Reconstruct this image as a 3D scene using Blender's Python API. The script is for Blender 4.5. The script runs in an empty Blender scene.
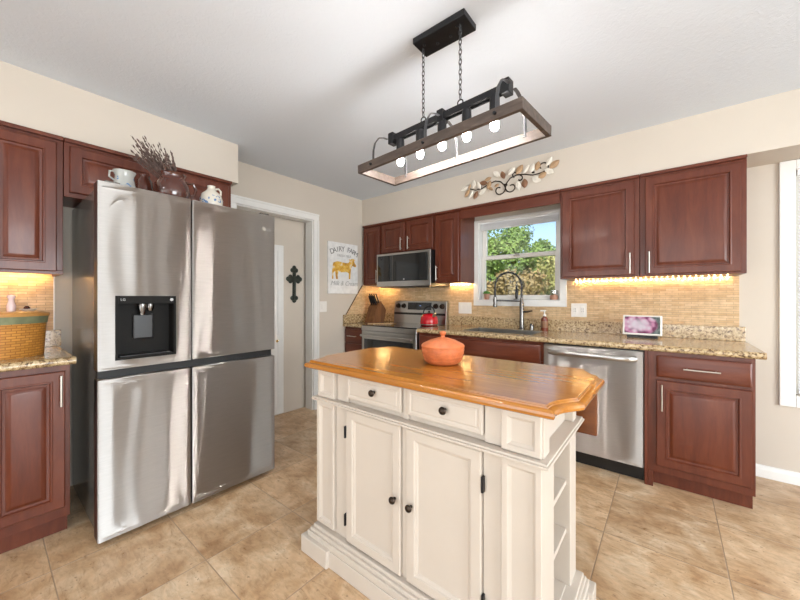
import bpy, bmesh, math, random
from mathutils import Vector, Matrix
random.seed(7)
PI = math.pi
SC = bpy.context.scene
COL = SC.collection

# ------------------------------------------------------------ camera
cam = bpy.data.objects.new('camera', bpy.data.cameras.new('camera'))
COL.objects.link(cam)
cam.location = (3.0211, -3.3219, 1.2175)
cam.rotation_euler = (PI/2, 0, 0.6761)
cam.data.sensor_width = 36
cam.data.lens = 36*335.6/800
cam.data.shift_y = -2.2/800
cam.data.clip_start = 0.05
SC.camera = cam

# ------------------------------------------------------------ world, sun, exposure
SC.view_settings.view_transform = 'Standard'
SC.view_settings.look = 'None'
SC.view_settings.gamma = 1
SC.view_settings.use_curve_mapping = False
SC.view_settings.exposure = -0.12
wd = bpy.data.worlds.new('world'); SC.world = wd; wd.use_nodes = True
wn = wd.node_tree.nodes; wl = wd.node_tree.links
bg = wn['Background']
sky = wn.new('ShaderNodeTexSky'); sky.sky_type = 'NISHITA'; sky.sun_disc = False
sky.sun_elevation = math.radians(42); sky.sun_rotation = math.radians(150)
sky.air_density = 1.0; sky.dust_density = 2.5
wl.new(sky.outputs[0], bg.inputs[0]); bg.inputs[1].default_value = 0.32

def light(name, kind, loc, rot, energy, color=(1, 1, 1), size=1, size_y=None, spread=None):
    d = bpy.data.lights.new(name, kind); d.energy = energy; d.color = color
    if kind == 'AREA':
        d.size = size
        if size_y: d.shape = 'RECTANGLE'; d.size_y = size_y
        if spread: d.spread = spread
    elif kind == 'SUN': d.angle = size
    o = bpy.data.objects.new(name, d); COL.objects.link(o)
    o.location = loc; o.rotation_euler = rot
    return o
light('sun', 'SUN', (0, -4, 8), (math.radians(46), 0, math.radians(25)), 4.6, (1, .95, .86), .01)
# added fill at the unseen patio and side glazing; daylight at the dining window
light('fill_patio', 'AREA', (2.9, -6.0, 1.15), (-PI/2-.40, 0, PI), 165, (.88, .95, 1), 4.2, 2.2)
light('fill_side', 'AREA', (6.75, -3.0, 1.35), (0, PI/2+.40, 0), 260, (.88, .95, 1), 1.9, 2.6)
light('daylight_dining', 'AREA', (4.85, .32, 1.35), (-PI/2, 0, 0), 24, (.88, .95, 1), 2.3, 1.6)

# ------------------------------------------------------------ materials
MATS = {}
def nm(name):
    m = bpy.data.materials.new(name); m.use_nodes = True
    MATS[name] = m
    return m, m.node_tree.nodes, m.node_tree.links, m.node_tree.nodes['Principled BSDF']
def pset(p, col=None, rough=.5, metal=0, coat=0, spec=None, emit=None, estr=0):
    if col is not None: p.inputs['Base Color'].default_value = (*col, 1)
    p.inputs['Roughness'].default_value = rough
    p.inputs['Metallic'].default_value = metal
    p.inputs['Coat Weight'].default_value = coat
    p.inputs['Coat Roughness'].default_value = .12
    if spec is not None: p.inputs['Specular IOR Level'].default_value = spec
    if emit: p.inputs['Emission Color'].default_value = (*emit, 1); p.inputs['Emission Strength'].default_value = estr
def coords(n, l, scale=(1, 1, 1), rot=(0, 0, 0), loc=(0, 0, 0)):
    tc = n.new('ShaderNodeTexCoord'); mp = n.new('ShaderNodeMapping')
    mp.inputs['Scale'].default_value = scale; mp.inputs['Rotation'].default_value = rot; mp.inputs['Location'].default_value = loc
    l.new(tc.outputs['Object'], mp.inputs['Vector'])
    return mp.outputs[0]
def noise(n, l, vec, scale, detail=3, rough=.5, dist=0):
    t = n.new('ShaderNodeTexNoise'); t.inputs['Scale'].default_value = scale
    t.inputs['Detail'].default_value = detail; t.inputs['Roughness'].default_value = rough; t.inputs['Distortion'].default_value = dist
    l.new(vec, t.inputs['Vector']); return t.outputs['Fac']
def ramp(n, l, fac, stops, interp='LINEAR'):
    r = n.new('ShaderNodeValToRGB'); r.color_ramp.interpolation = interp
    e = r.color_ramp.elements
    while len(e) < len(stops): e.new(.5)
    for i, (p, c) in enumerate(stops): e[i].position = p; e[i].color = (*c, 1)
    l.new(fac, r.inputs[0]); return r.outputs[0]
def mix(n, l, fac, a, b, mode='MIX'):
    m = n.new('ShaderNodeMix'); m.data_type = 'RGBA'; m.blend_type = mode
    if isinstance(fac, (int, float)): m.inputs[0].default_value = fac
    else: l.new(fac, m.inputs[0])
    for s, i in ((a, 6), (b, 7)):
        if isinstance(s, tuple): m.inputs[i].default_value = (*s, 1)
        else: l.new(s, m.inputs[i])
    return m.outputs[2]
def bump(n, l, p, h, strength=.2, dist=.002):
    b = n.new('ShaderNodeBump'); b.inputs['Strength'].default_value = strength; b.inputs['Distance'].default_value = dist
    l.new(h, b.inputs['Height']); l.new(b.outputs[0], p.inputs['Normal'])
def simple(name, col, rough=.5, metal=0, coat=0, var=.08, scale=20, spec=None):
    m, n, l, p = nm(name); pset(p, col, rough, metal, coat, spec)
    f = noise(n, l, coords(n, l), scale, 3)
    c = ramp(n, l, f, [(.3, tuple(x*(1-var) for x in col)), (.7, tuple(min(1, x*(1+var)) for x in col))])
    l.new(c, p.inputs['Base Color']); return m
def emitter(name, col, s, base=(.8, .8, .8)):
    m, n, l, p = nm(name); pset(p, base, .3, emit=col, estr=s); return m
def wood(name, stops, scale, rough=.3, coat=.3, fine=40, bmp=.04):
    m, n, l, p = nm(name); pset(p, rough=rough, coat=coat)
    v = coords(n, l, scale)
    f = noise(n, l, v, 3.0, 5, .6, .6)
    c = ramp(n, l, f, stops)
    g = noise(n, l, v, fine, 2)
    c2 = mix(n, l, g, (.72, .72, .72), (1.15, 1.15, 1.15))
    l.new(mix(n, l, .6, c, c2, 'MULTIPLY'), p.inputs['Base Color'])
    bump(n, l, p, g, bmp, .001); return m
CH = [(.25, (.080, .0165, .0070)), (.5, (.120, .0265, .0110)), (.75, (.165, .042, .018))]
wood('cherry', CH, (6, 6, .9), .34, .12, 22)
wood('cherry_flat', CH, (.9, 6, 6), .34, .12, 22)
wood('cherry_left', CH, (6, .9, 6), .34, .12, 22)
for q_ in ('cherry', 'cherry_flat', 'cherry_left'): MATS[q_].node_tree.nodes['Principled BSDF'].inputs['Specular IOR Level'].default_value = .38
wood('island_top', [(.25, (.30, .105, .013)), (.5, (.42, .155, .020)), (.75, (.52, .215, .034))], (.7, 9, 9), .2, .3, 14, .004)
wood('leaf_wood', [(.3, (.13, .036, .008)), (.7, (.22, .068, .014))], (1, 6, 6), .35, .2)
wood('pendant_wood', [(.3, (.055, .038, .030)), (.6, (.10, .072, .057)), (.8, (.16, .12, .10))], (2, 14, 14), .6, 0, 12)
wood('knife_wood', [(.3, (.10, .032, .009)), (.7, (.24, .095, .028))], (8, 8, 1), .5, .05)
wood('light_wood', [(.3, (.5, .32, .15)), (.7, (.66, .46, .25))], (2, 8, 8), .5, 0)
simple('wall_paint', (.60, .535, .455), .75, var=.015, scale=3)
simple('white_trim', (.80, .79, .76), .35, var=.015, spec=.4)
simple('island_paint', (.57, .50, .425), .38, var=.02, scale=6)
simple('plastic_white', (.80, .77, .72), .35, var=.01)
simple('black_metal', (.022, .022, .024), .42, .6, var=.15)
simple('black_plastic', (.012, .012, .013), .28, var=.1)
simple('dark_gap', (.01, .01, .01), .6)
simple('dark_bronze', (.045, .032, .024), .32, .9)
simple('fridge_side', (.20, .185, .165), .22, .6, var=.05)
simple('dispenser_dark', (.008, .007, .006), .5, 0, spec=.12)
simple('nickel', (.54, .51, .46), .3, 1, var=.03)
simple('chrome_dark', (.20, .19, .18), .24, 1)
simple('strap_metal', (.10, .10, .105), .35, .8)
simple('terracotta', (.57, .155, .05), .5, coat=.05, var=.15, scale=40)
simple('red_enamel', (.50, .004, .012), .2, coat=.3, var=.03)
simple('brown_glaze', (.075, .02, .012), .12, coat=.8, var=.2)
simple('brass', (.75, .5, .18), .25, 1)
simple('cross_metal', (.035, .04, .032), .5, .6, var=.4, scale=40)
simple('dried_stem', (.13, .085, .07), .9, var=.3, scale=60)
simple('leaf_cream', (.78, .73, .64), .5, .1, var=.08, scale=30)
simple('leaf_tan', (.45, .29, .16), .45, .3, var=.15, scale=30)
simple('leaf_brown', (.24, .12, .065), .45, .3, var=.15, scale=30)
simple('soap_brown', (.16, .035, .02), .15, coat=.4)
simple('clay_pot', (.42, .22, .15), .7)
simple('green_leaf', (.07, .22, .03), .6, var=.3, scale=80)
simple('basket_band', (.20, .22, .12), .6, var=.2)
simple('fabric_white', (.8, .79, .77), .8)
simple('pink_glass', (.75, .55, .52), .15, coat=.6)
simple('lettering', (.16, .16, .15), .7)
simple('lettering_pale', (.42, .42, .40), .7)
simple('sink_steel', (.42, .41, .39), .3, 1)
simple('button_grey', (.45, .45, .45), .4)
simple('bark', (.13, .09, .06), .9, var=.3, scale=8)
simple('blind_white', (.82, .83, .84), .5, var=.01)
emitter('bulb_glow', (1, .96, .92), 270)
emitter('led_glow', (1, .64, .27), 190)
emitter('led_glow_amber', (1, .60, .20), 420)
emitter('fill_lamp_glow', (.96, .98, 1), 34)  # glow of the added, unseen ceiling fill lamps
emitter('display_blue', (.25, .45, 1), .6, (.02, .02, .03))

m, n, l, p = nm('ceiling_paint'); pset(p, (.685, .735, .795), .85)
v = coords(n, l)
h = noise(n, l, v, 38, 4, .6, 1.2); bump(n, l, p, h, .35, .006)

def steel(name, base=(.50, .485, .465), aniso=.9, rough=.3):
    m, n, l, p = nm(name); out = n['Material Output']
    g = n.new('ShaderNodeBsdfAnisotropic'); g.distribution = 'BECKMANN'
    g.inputs['Color'].default_value = (*base, 1); g.inputs['Roughness'].default_value = rough
    g.inputs['Anisotropy'].default_value = aniso; g.inputs['Rotation'].default_value = 0
    tg = n.new('ShaderNodeTangent'); tg.direction_type = 'RADIAL'; tg.axis = 'Z'; l.new(tg.outputs[0], g.inputs['Tangent'])
    f = noise(n, l, coords(n, l, (.3, .3, 9)), 50, 3, .7)
    c = ramp(n, l, f, [(.3, tuple(x*.93 for x in base)), (.7, tuple(x*1.05 for x in base))])
    l.new(c, g.inputs['Color'])
    l.new(g.outputs[0], out.inputs[0]); n.remove(p)
    return m
steel('steel', (.56, .53, .50), .9, .32)
steel('steel_fridge', (.47, .445, .42), .9, .32)
steel('steel_plain', aniso=.4)

# granite
m, n, l, p = nm('granite'); pset(p, rough=.18, coat=.25)
v = coords(n, l)
a = noise(n, l, v, 52, 5, .75, .5)
c = ramp(n, l, a, [(.36, (.035, .022, .014)), (.42, (.19, .11, .05)), (.49, (.47, .33, .17)), (.59, (.60, .46, .27)), (.70, (.70, .60, .43))])
vr = n.new('ShaderNodeTexVoronoi'); vr.inputs['Scale'].default_value = 120; l.new(v, vr.inputs['Vector'])
sp = ramp(n, l, vr.outputs['Distance'], [(.0, (.1, .07, .05)), (.16, (.1, .07, .05)), (.24, (1, 1, 1))])
b2 = noise(n, l, v, 9, 3)
k = ramp(n, l, b2, [(.4, (.6, .6, .6)), (.62, (.0, .0, .0))])
mm = mix(n, l, k, (1, 1, 1), sp)
l.new(mix(n, l, .8, c, mm, 'MULTIPLY'), p.inputs['Base Color'])

# travertine floor, square tiles
m, n, l, p = nm('travertine'); pset(p, rough=.28, spec=.45)
v = coords(n, l)
sep = n.new('ShaderNodeSeparateXYZ'); l.new(v, sep.inputs[0])
def mth(op, a, b=None, c=None):
    q = n.new('ShaderNodeMath'); q.operation = op
    for i, s in enumerate((a, b, c)):
        if s is None: continue
        if isinstance(s, (int, float)): q.inputs[i].default_value = s
        else: l.new(s, q.inputs[i])
    return q.outputs[0]
TX, TY = .47, .4575
gx = mth('DIVIDE', mth('SUBTRACT', sep.outputs[0], 1.345), TX); gy = mth('DIVIDE', mth('SUBTRACT', sep.outputs[1], -2.67), TY)
fx = mth('FRACT', gx); fy = mth('FRACT', gy)
dx = mth('MULTIPLY', mth('MINIMUM', fx, mth('SUBTRACT', 1, fx)), TX)
dy = mth('MULTIPLY', mth('MINIMUM', fy, mth('SUBTRACT', 1, fy)), TY)
dd = mth('MINIMUM', dx, dy)
gm = mth('LESS_THAN', dd, .0021)
cmb = n.new('ShaderNodeCombineXYZ'); l.new(mth('FLOOR', gx), cmb.inputs[0]); l.new(mth('FLOOR', gy), cmb.inputs[1])
wnz = n.new('ShaderNodeTexWhiteNoise'); wnz.noise_dimensions = '3D'; l.new(cmb.outputs[0], wnz.inputs['Vector'])
vm = n.new('ShaderNodeVectorMath'); vm.operation = 'MULTIPLY_ADD'
l.new(wnz.outputs['Color'], vm.inputs[0]); vm.inputs[1].default_value = (9, 9, 9); l.new(v, vm.inputs[2])
cloud = noise(n, l, vm.outputs[0], 5.5, 6, .62, .5)
mp2 = n.new('ShaderNodeMapping'); mp2.inputs['Scale'].default_value = (1, 3, 1); mp2.inputs['Rotation'].default_value = (0, 0, .5)
l.new(vm.outputs[0], mp2.inputs[0])
vein = noise(n, l, mp2.outputs[0], 14, 5, .7, .8)
c = ramp(n, l, cloud, [(.3, (.38, .215, .105)), (.44, (.52, .335, .185)), (.57, (.63, .445, .275)), (.70, (.73, .575, .40))])
c = mix(n, l, .45, c, ramp(n, l, vein, [(.33, (.50, .40, .30)), (.5, (.95, .95, .93)), (.65, (1.2, 1.18, 1.15))]), 'MULTIPLY')
pit = noise(n, l, v, 55, 2, .5)
c = mix(n, l, ramp(n, l, pit, [(.66, (0, 0, 0)), (.72, (.55, .55, .55))]), c, (.20, .11, .06))
tone = n.new('ShaderNodeMapRange'); tone.inputs[3].default_value = .9; tone.inputs[4].default_value = 1.1
l.new(wnz.outputs['Value'], tone.inputs[0])
cc = n.new('ShaderNodeCombineColor')
for i in range(3): l.new(tone.outputs[0], cc.inputs[i])
c = mix(n, l, 1, c, cc.outputs[0], 'MULTIPLY')
c = mix(n, l, gm, c, (.36, .25, .16))
l.new(c, p.inputs['Base Color'])
hh = mth('MINIMUM', dd, .004); bump(n, l, p, hh, .5, .6)
rg = n.new('ShaderNodeMapRange'); rg.inputs[3].default_value = .2; rg.inputs[4].default_value = .42
l.new(vein, rg.inputs[0]); l.new(rg.outputs[0], p.inputs['Roughness'])

# thin stacked stone tile of the backsplash
def tile(name, ax):
    m, n, l, p = nm(name); pset(p, rough=.5)
    sv = n.new('ShaderNodeSeparateXYZ'); l.new(coords(n, l), sv.inputs[0]); cv = n.new('ShaderNodeCombineXYZ')
    l.new(sv.outputs[ax], cv.inputs[0]); l.new(sv.outputs[2], cv.inputs[1]); v = cv.outputs[0]
    br = n.new('ShaderNodeTexBrick'); l.new(v, br.inputs['Vector'])
    br.inputs['Scale'].default_value = 1; br.inputs['Brick Width'].default_value = .075; br.inputs['Row Height'].default_value = .0165
    br.inputs['Mortar Size'].default_value = .0011; br.inputs['Bias'].default_value = 0
    br.inputs['Color1'].default_value = (.56, .37, .19, 1); br.inputs['Color2'].default_value = (.70, .51, .30, 1); br.inputs['Mortar'].default_value = (.38, .27, .16, 1)
    f = noise(n, l, v, 25, 4, .6)
    l.new(mix(n, l, .5, br.outputs[0], ramp(n, l, f, [(.3, (.65, .6, .55)), (.7, (1.2, 1.2, 1.2))]), 'MULTIPLY'), p.inputs['Base Color'])
    bump(n, l, p, br.outputs['Fac'], -.4, .002)
tile('tile_back', 0); tile('tile_left', 1)

# woven basket
m, n, l, p = nm('weave'); pset(p, rough=.45, coat=.2)
tc = n.new('ShaderNodeTexCoord')
br = n.new('ShaderNodeTexBrick'); l.new(tc.outputs['UV'], br.inputs['Vector'])
br.inputs['Scale'].default_value = 1; br.inputs['Brick Width'].default_value = .034; br.inputs['Row Height'].default_value = .013
br.inputs['Mortar Size'].default_value = .0022; br.inputs['Color1'].default_value = (.66, .30, .055, 1); br.inputs['Color2'].default_value = (.50, .21, .035, 1)
br.inputs['Mortar'].default_value = (.30, .11, .018, 1); br.inputs['Mortar Smooth'].default_value = .8
l.new(br.outputs[0], p.inputs['Base Color']); bump(n, l, p, br.outputs['Fac'], -.8, .004)

# glass
def glassmat(name, tint, gl):
    m, n, l, p = nm(name); out = n['Material Output']
    t = n.new('ShaderNodeBsdfTransparent'); t.inputs[0].default_value = (*tint, 1)
    g = n.new('ShaderNodeBsdfGlossy'); g.inputs['Roughness'].default_value = .02
    ms = n.new('ShaderNodeMixShader'); ms.inputs[0].default_value = gl
    l.new(t.outputs[0], ms.inputs[1]); l.new(g.outputs[0], ms.inputs[2]); l.new(ms.outputs[0], out.inputs[0])
    n.remove(p)
glassmat('window_glass', (.93, .96, .96), .07)
glassmat('clear_glass', (.9, .9, .9), .25)
# black glass
simple('black_glass', (.008, .009, .010), .06, coat=.5, var=.01)
# patterned white with blue flowers
for pname, pcol in (('blue_pottery', (.66, .61, .52)), ('grey_pottery', (.40, .40, .37))):
    m, n, l, p = nm(pname); pset(p, rough=.2, coat=.5)
    v = coords(n, l)
    f = noise(n, l, v, 38, 2)
    z = n.new('ShaderNodeSeparateXYZ'); l.new(v, z.inputs[0])
    def band(lo, hi):
        a = n.new('ShaderNodeMath'); a.operation = 'GREATER_THAN'; l.new(z.outputs[2], a.inputs[0]); a.inputs[1].default_value = lo
        b = n.new('ShaderNodeMath'); b.operation = 'LESS_THAN'; l.new(z.outputs[2], b.inputs[0]); b.inputs[1].default_value = hi
        q = n.new('ShaderNodeMath'); q.operation = 'MULTIPLY'; l.new(a.outputs[0], q.inputs[0]); l.new(b.outputs[0], q.inputs[1]); return q.outputs[0]
    sp = ramp(n, l, f, [(.56, (0, 0, 0)), (.6, (1, 1, 1))])
    q = n.new('ShaderNodeMix'); q.data_type = 'RGBA'; q.blend_type = 'MULTIPLY'; q.inputs[0].default_value = 1
    l.new(sp, q.inputs[6]); l.new(band(.045, .105), q.inputs[7])
    l.new(mix(n, l, q.outputs[2], pcol, (.10, .20, .38)), p.inputs['Base Color'])
# photograph of a pink peony on the smart display screen
m, n, l, p = nm('peony_screen'); pset(p, (.01, .01, .01), .15)
v = coords(n, l)
w1 = n.new('ShaderNodeTexVoronoi'); w1.inputs['Scale'].default_value = 34; w1.feature = 'SMOOTH_F1'
l.new(v, w1.inputs['Vector'])
petal = ramp(n, l, w1.outputs['Distance'], [(.15, (.95, .75, .84)), (.42, (.85, .35, .56)), (.6, (.25, .03, .12))])
g = n.new('ShaderNodeTexGradient'); g.gradient_type = 'SPHERICAL'
mp = n.new('ShaderNodeMapping'); mp.inputs['Scale'].default_value = (8.0, 8.0, 12); mp.inputs['Location'].default_value = (.18, 0, 0)
tc = n.new('ShaderNodeTexCoord'); l.new(tc.outputs['Object'], mp.inputs[0]); l.new(mp.outputs[0], g.inputs[0])
fl = ramp(n, l, g.outputs['Fac'], [(.0, (0, 0, 0)), (.12, (1, 1, 1))])
bgc = ramp(n, l, noise(n, l, v, 40, 3), [(.4, (.06, .09, .08)), (.65, (.25, .30, .28))])
cen = mix(n, l, ramp(n, l, g.outputs['Fac'], [(.3, (0, 0, 0)), (.75, (.8, .8, .8))]), petal, (.97, .86, .92))
col = mix(n, l, fl, bgc, cen)
l.new(col, p.inputs['Emission Color']); p.inputs['Emission Strength'].default_value = .75
# painting of a yellow cow
m, n, l, p = nm('cow_paint'); pset(p, rough=.7)
v = coords(n, l)
l.new(ramp(n, l, noise(n, l, v, 14, 3, .6, .5), [(.32, (.30, .14, .04)), (.45, (.70, .36, .04)), (.56, (.80, .50, .08)), (.68, (.85, .74, .60))]), p.inputs['Base Color'])
# foliage
for nme, a, b in (('foliage_green', (.10, .20, .035), (.30, .42, .10)), ('foliage_yellow', (.26, .27, .07), (.48, .44, .16)), ('foliage_orange', (.26, .19, .07), (.46, .33, .14)), ('foliage_deep', (.07, .12, .04), (.18, .25, .09))):
    m, n, l, p = nm(nme); pset(p, rough=.6)
    l.new(ramp(n, l, noise(n, l, coords(n, l), 6, 3), [(.3, a), (.7, b)]), p.inputs['Base Color'])
simple('lawn', (.16, .24, .06), .9, var=.3, scale=3)

# ------------------------------------------------------------ geometry helpers
class MB:
    """collects shapes; build() links them as one mesh object"""
    def __init__(s, M=None): s.bm = bmesh.new(); s.M = M
    def v(s, p):
        p = Vector(p); return s.bm.verts.new(s.M @ p if s.M else p)
    def face(s, vs):
        try: return s.bm.faces.new(vs)
        except ValueError: return None
    def box(s, x0, x1, y0, y1, z0, z1):
        c = [s.v((x, y, z)) for z in (z0, z1) for y in (y0, y1) for x in (x0, x1)]
        for f in ((0, 2, 3, 1), (4, 5, 7, 6), (0, 1, 5, 4), (2, 6, 7, 3), (0, 4, 6, 2), (1, 3, 7, 5)): s.face([c[i] for i in f])
        return s
    def prism(s, pts, a0, a1, axis='z'):
        """polygon pts extruded along axis"""
        def P(q, a):
            if axis == 'z': return (q[0], q[1], a)
            if axis == 'x': return (a, q[0], q[1])
            return (q[0], a, q[1])
        A = [s.v(P(q, a0)) for q in pts]; B = [s.v(P(q, a1)) for q in pts]
        s.face(A[::-1]); s.face(B); k = len(pts)
        for i in range(k): s.face([A[i], A[(i+1) % k], B[(i+1) % k], B[i]])
        return s
    def loops(s, loops, cap0=True, cap1=True, closed=True):
        R = [[s.v(q) for q in lp] for lp in loops]; k = len(loops[0])
        for a, b in zip(R, R[1:]):
            for i in range(k if closed else k-1): s.face([a[i], a[(i+1) % k], b[(i+1) % k], b[i]])
        if cap0: s.face(R[0][::-1])
        if cap1: s.face(R[-1])
        return s
    def lathe(s, prof, c=(0, 0, 0), seg=28, sx=1, sy=1, axis='z', cap0=True, cap1=True):
        L = []
        for r, h in prof:
            lp = []
            for i in range(seg):
                t = 2*PI*i/seg; a, b = r*math.cos(t)*sx, r*math.sin(t)*sy
                if axis == 'z': q = (c[0]+a, c[1]+b, c[2]+h)
                elif axis == 'x': q = (c[0]+h, c[1]+a, c[2]+b)
                else: q = (c[0]+a, c[1]+h, c[2]+b)
                lp.append(q)
            L.append(lp)
        return s.loops(L, cap0, cap1)
    def tube(s, pts, r, seg=8, flat=None):
        pts = [Vector(p) for p in pts]; rs = r if isinstance(r, (list, tuple)) else [r]*len(pts)
        L = []; up = None
        for i, p in enumerate(pts):
            d = (pts[min(i+1, len(pts)-1)] - pts[max(i-1, 0)]).normalized()
            if up is None:
                up = Vector((0, 0, 1)) if abs(d.z) < .9 else Vector((1, 0, 0))
            u = (up - d*up.dot(d)).normalized(); w = d.cross(u); up = u
            fu, fw = flat or (1, 1)
            L.append([tuple(p + u*math.cos(2*PI*k/seg)*rs[i]*fu + w*math.sin(2*PI*k/seg)*rs[i]*fw) for k in range(seg)])
        return s.loops(L)
    def build(s, name, mat, parent=None, bevel=0, smooth=False, seg=2):
        bm = s.bm
        bmesh.ops.recalc_face_normals(bm, faces=bm.faces[:])
        off = Vector(parent_loc(parent)) if parent else Vector((0, 0, 0))
        if off.length: bmesh.ops.translate(bm, verts=bm.verts[:], vec=-off)
        me = bpy.data.meshes.new(name); bm.to_mesh(me); bm.free()
        me.materials.append(MATS[mat])
        if smooth:
            for f in me.polygons: f.use_smooth = True
            me.set_sharp_from_angle(angle=math.radians(smooth if smooth is not True else 40))
        o = bpy.data.objects.new(name, me); COL.objects.link(o)
        if parent: o.parent = parent
        if bevel:
            b = o.modifiers.new('bevel', 'BEVEL'); b.width = bevel; b.segments = seg; b.limit_method = 'ANGLE'; b.angle_limit = math.radians(35)
        return o
LOC = {}
def parent_loc(o):
    while o.parent: o = o.parent
    return LOC.get(o.name, (0, 0, 0))
def tag(o, label, cat, group=None, kind=None):
    if label: o['label'] = label
    if cat: o['category'] = cat
    if group: o['group'] = group
    if kind: o['kind'] = kind
    return o
def thing(name, label, cat, loc, group=None, kind=None):
    o = bpy.data.objects.new(name, None); COL.objects.link(o); o.location = loc; o.empty_display_size = .05
    LOC[o.name] = tuple(loc)
    return tag(o, label, cat, group, kind)
def struct(o): o['kind'] = 'structure'; return o
def sroot(name, loc=(0, 0, 0)):
    o = bpy.data.objects.new(name, None); COL.objects.link(o); o.location = loc; LOC[o.name] = tuple(loc); return struct(o)
def copy_tree(o, parent=None):
    c = o.copy(); COL.objects.link(c); c.parent = parent
    for ch in list(o.children): copy_tree(ch, c)
    return c
def text_mesh(name, body, size, mat, parent, M, extrude=.0006, align='CENTER', shear=0, spacing=1):
    cu = bpy.data.curves.new(name, 'FONT'); cu.body = body; cu.size = size; cu.extrude = extrude; cu.align_x = align; cu.align_y = 'CENTER'; cu.shear = shear
    cu.space_character = spacing
    t = bpy.data.objects.new(name, cu); COL.objects.link(t)
    dg = bpy.context.evaluated_depsgraph_get()
    me = bpy.data.meshes.new_from_object(t.evaluated_get(dg)); bpy.data.objects.remove(t)
    me.name = name; me.transform(M)
    off = Vector(parent_loc(parent)) if parent else Vector((0, 0, 0)); me.transform(Matrix.Translation(-off))
    me.materials.clear(); me.materials.append(MATS[mat])
    o = bpy.data.objects.new(name, me); COL.objects.link(o); o.parent = parent
    return o

X = Vector((1, 0, 0)); Y = Vector((0, 1, 0)); Z = Vector((0, 0, 1))
def panel(name, mat, parent, o, ux, nrm, w, h, t, rings):
    """framed door or drawer front: rings are (inset, depth) from the front plane"""
    b = MB(); o = Vector(o)
    def ring(i, d): return [tuple(o + ux*a + Z*c + nrm*d) for a, c in ((i, i), (w-i, i), (w-i, h-i), (i, h-i))]
    L = [ring(0, -t)] + [ring(i, d) for i, d in rings]
    b.loops(L)
    return b.build(name, mat, parent, smooth=20)
RAISED = [(0, -.004), (.004, 0), (.044, 0), (.047, .0015), (.052, .0015), (.056, -.008), (.066, -.009), (.083, -.001), (.086, -.0005)]
SLAB = [(0, -.007), (.010, -.001), (.014, 0)]
def bar_pull(parent, p0, p1, nrm, r=.0048, name='handle', mat='nickel', stand=.03):
    b = MB(); p0 = Vector(p0); p1 = Vector(p1); d = (p1-p0).normalized()
    b.tube([p0+nrm*stand, p1+nrm*stand], r, 10)
    for q in (p0+d*.018, p1-d*.018): b.tube([q+nrm*.0005, q+nrm*stand], r*.75, 8)
    return b.build(name, mat, parent, smooth=True)
def cabinet(name, label, side, a0, a1, z0, z1, depth, doors=(), drawers=(), toe=False, wood='cherry', group=None, crown=False, ends=()):
    ux, nr = (X, -Y) if side == 'back' else (Y, X)
    def P(a, d, z): return (a, -d, z) if side == 'back' else (d, a, z)
    loc = P((a0+a1)/2, depth/2, z0 if not toe else 0)
    root = thing(name, label, 'cabinet', loc, group)
    def bx(b, A0, A1, D0, D1, Z0, Z1):
        if side == 'back': b.box(A0, A1, -D1, -D0, Z0, Z1)
        else: b.box(D0, D1, A0, A1, Z0, Z1)
    b = MB(); bx(b, a0+.001, a1-.001, .006, depth, z0+(.1 if toe else 0), z1); b.build('body', wood, root, .002)
    if toe:
        b = MB(); bx(b, a0+.004, a1-.004, .02, depth-.065, .001, z0+.0995); b.build('toe_kick', wood, root)
    if crown:
        b = MB(); bx(b, a0+.001, a1-.001, depth+.0005, depth+.024, z1-.024, z1-.002); b.build('crown_strip', 'cherry_flat', root, .004)
    for (d0, d1, c0, c1, hs) in doors:
        dr = panel('door', wood, root, P(d0, depth+.021, c0), ux, nr, d1-d0, c1-c0, .019, RAISED)
        if hs:
            ha, h0, h1 = hs
            bar_pull(dr, P(ha, depth+.021, h0), P(ha, depth+.021, h1), nr)
    for (d0, d1, c0, c1, hl) in drawers:
        dr = panel('drawer', 'cherry_flat' if side == 'back' else 'cherry_left', root, P(d0, depth+.021, c0), ux, nr, d1-d0, c1-c0, .019, SLAB)
        if hl: bar_pull(dr, P((d0+d1)/2-hl/2, depth+.021, (c0+c1)/2), P((d0+d1)/2+hl/2, depth+.021, (c0+c1)/2), nr)
    return root

# ============================================================ room shell
CEIL = 2.446; ZS = 2.117; ZL = 2.135; SD = .322; XR, YF = 6.5, -5.8
struct(MB().box(-1.6, XR+.12, YF-.12, .12, -.06, 0).build('floor', 'travertine'))
struct(MB().box(-1.6, XR+.12, YF-.12, .12, CEIL, CEIL+.08).build('ceiling', 'ceiling_paint'))
WX0, WX1, WZ0, WZ1 = 1.44, 2.24, 1.19, 2.015      # kitchen window hole
RX0, RX1, RZ0, RZ1 = 3.66, 6.05, .58, 2.06       # dining window hole
b = MB()
b.box(-.12, WX0, 0, .12, 0, CEIL).box(WX0, WX1, 0, .12, 0, WZ0).box(WX0, WX1, 0, .12, WZ1, CEIL)
b.box(WX1, RX0, 0, .12, 0, CEIL).box(RX0, RX1, 0, .12, 0, RZ0).box(RX0, RX1, 0, .12, RZ1, CEIL).box(RX1, XR+.12, 0, .12, 0, CEIL)
struct(b.build('wall_back', 'wall_paint'))
DY0, DY1, DZ = -1.905, -1.066, 2.06               # doorway in the left wall
b = MB()
b.box(-.12, 0, DY1, 0, 0, CEIL).box(-.12, 0, DY0, DY1, DZ, CEIL).box(-.12, 0, YF, DY0, 0, CEIL)
struct(b.build('wall_left', 'wall_paint'))
b = MB(); b.box(XR, XR+.12, YF, -4.3, 0, CEIL).box(XR, XR+.12, -4.3, -1.7, 0, .5).box(XR, XR+.12, -4.3, -1.7, 2.15, CEIL).box(XR, XR+.12, -1.7, 0, 0, CEIL)
struct(b.build('wall_right', 'wall_paint'))
b = MB(); b.box(-.12, .85, YF-.12, YF, 0, CEIL).box(.85, 4.95, YF-.12, YF, 2.2, CEIL).box(4.95, XR+.12, YF-.12, YF, 0, CEIL)
struct(b.build('wall_front', 'wall_paint'))
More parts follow.
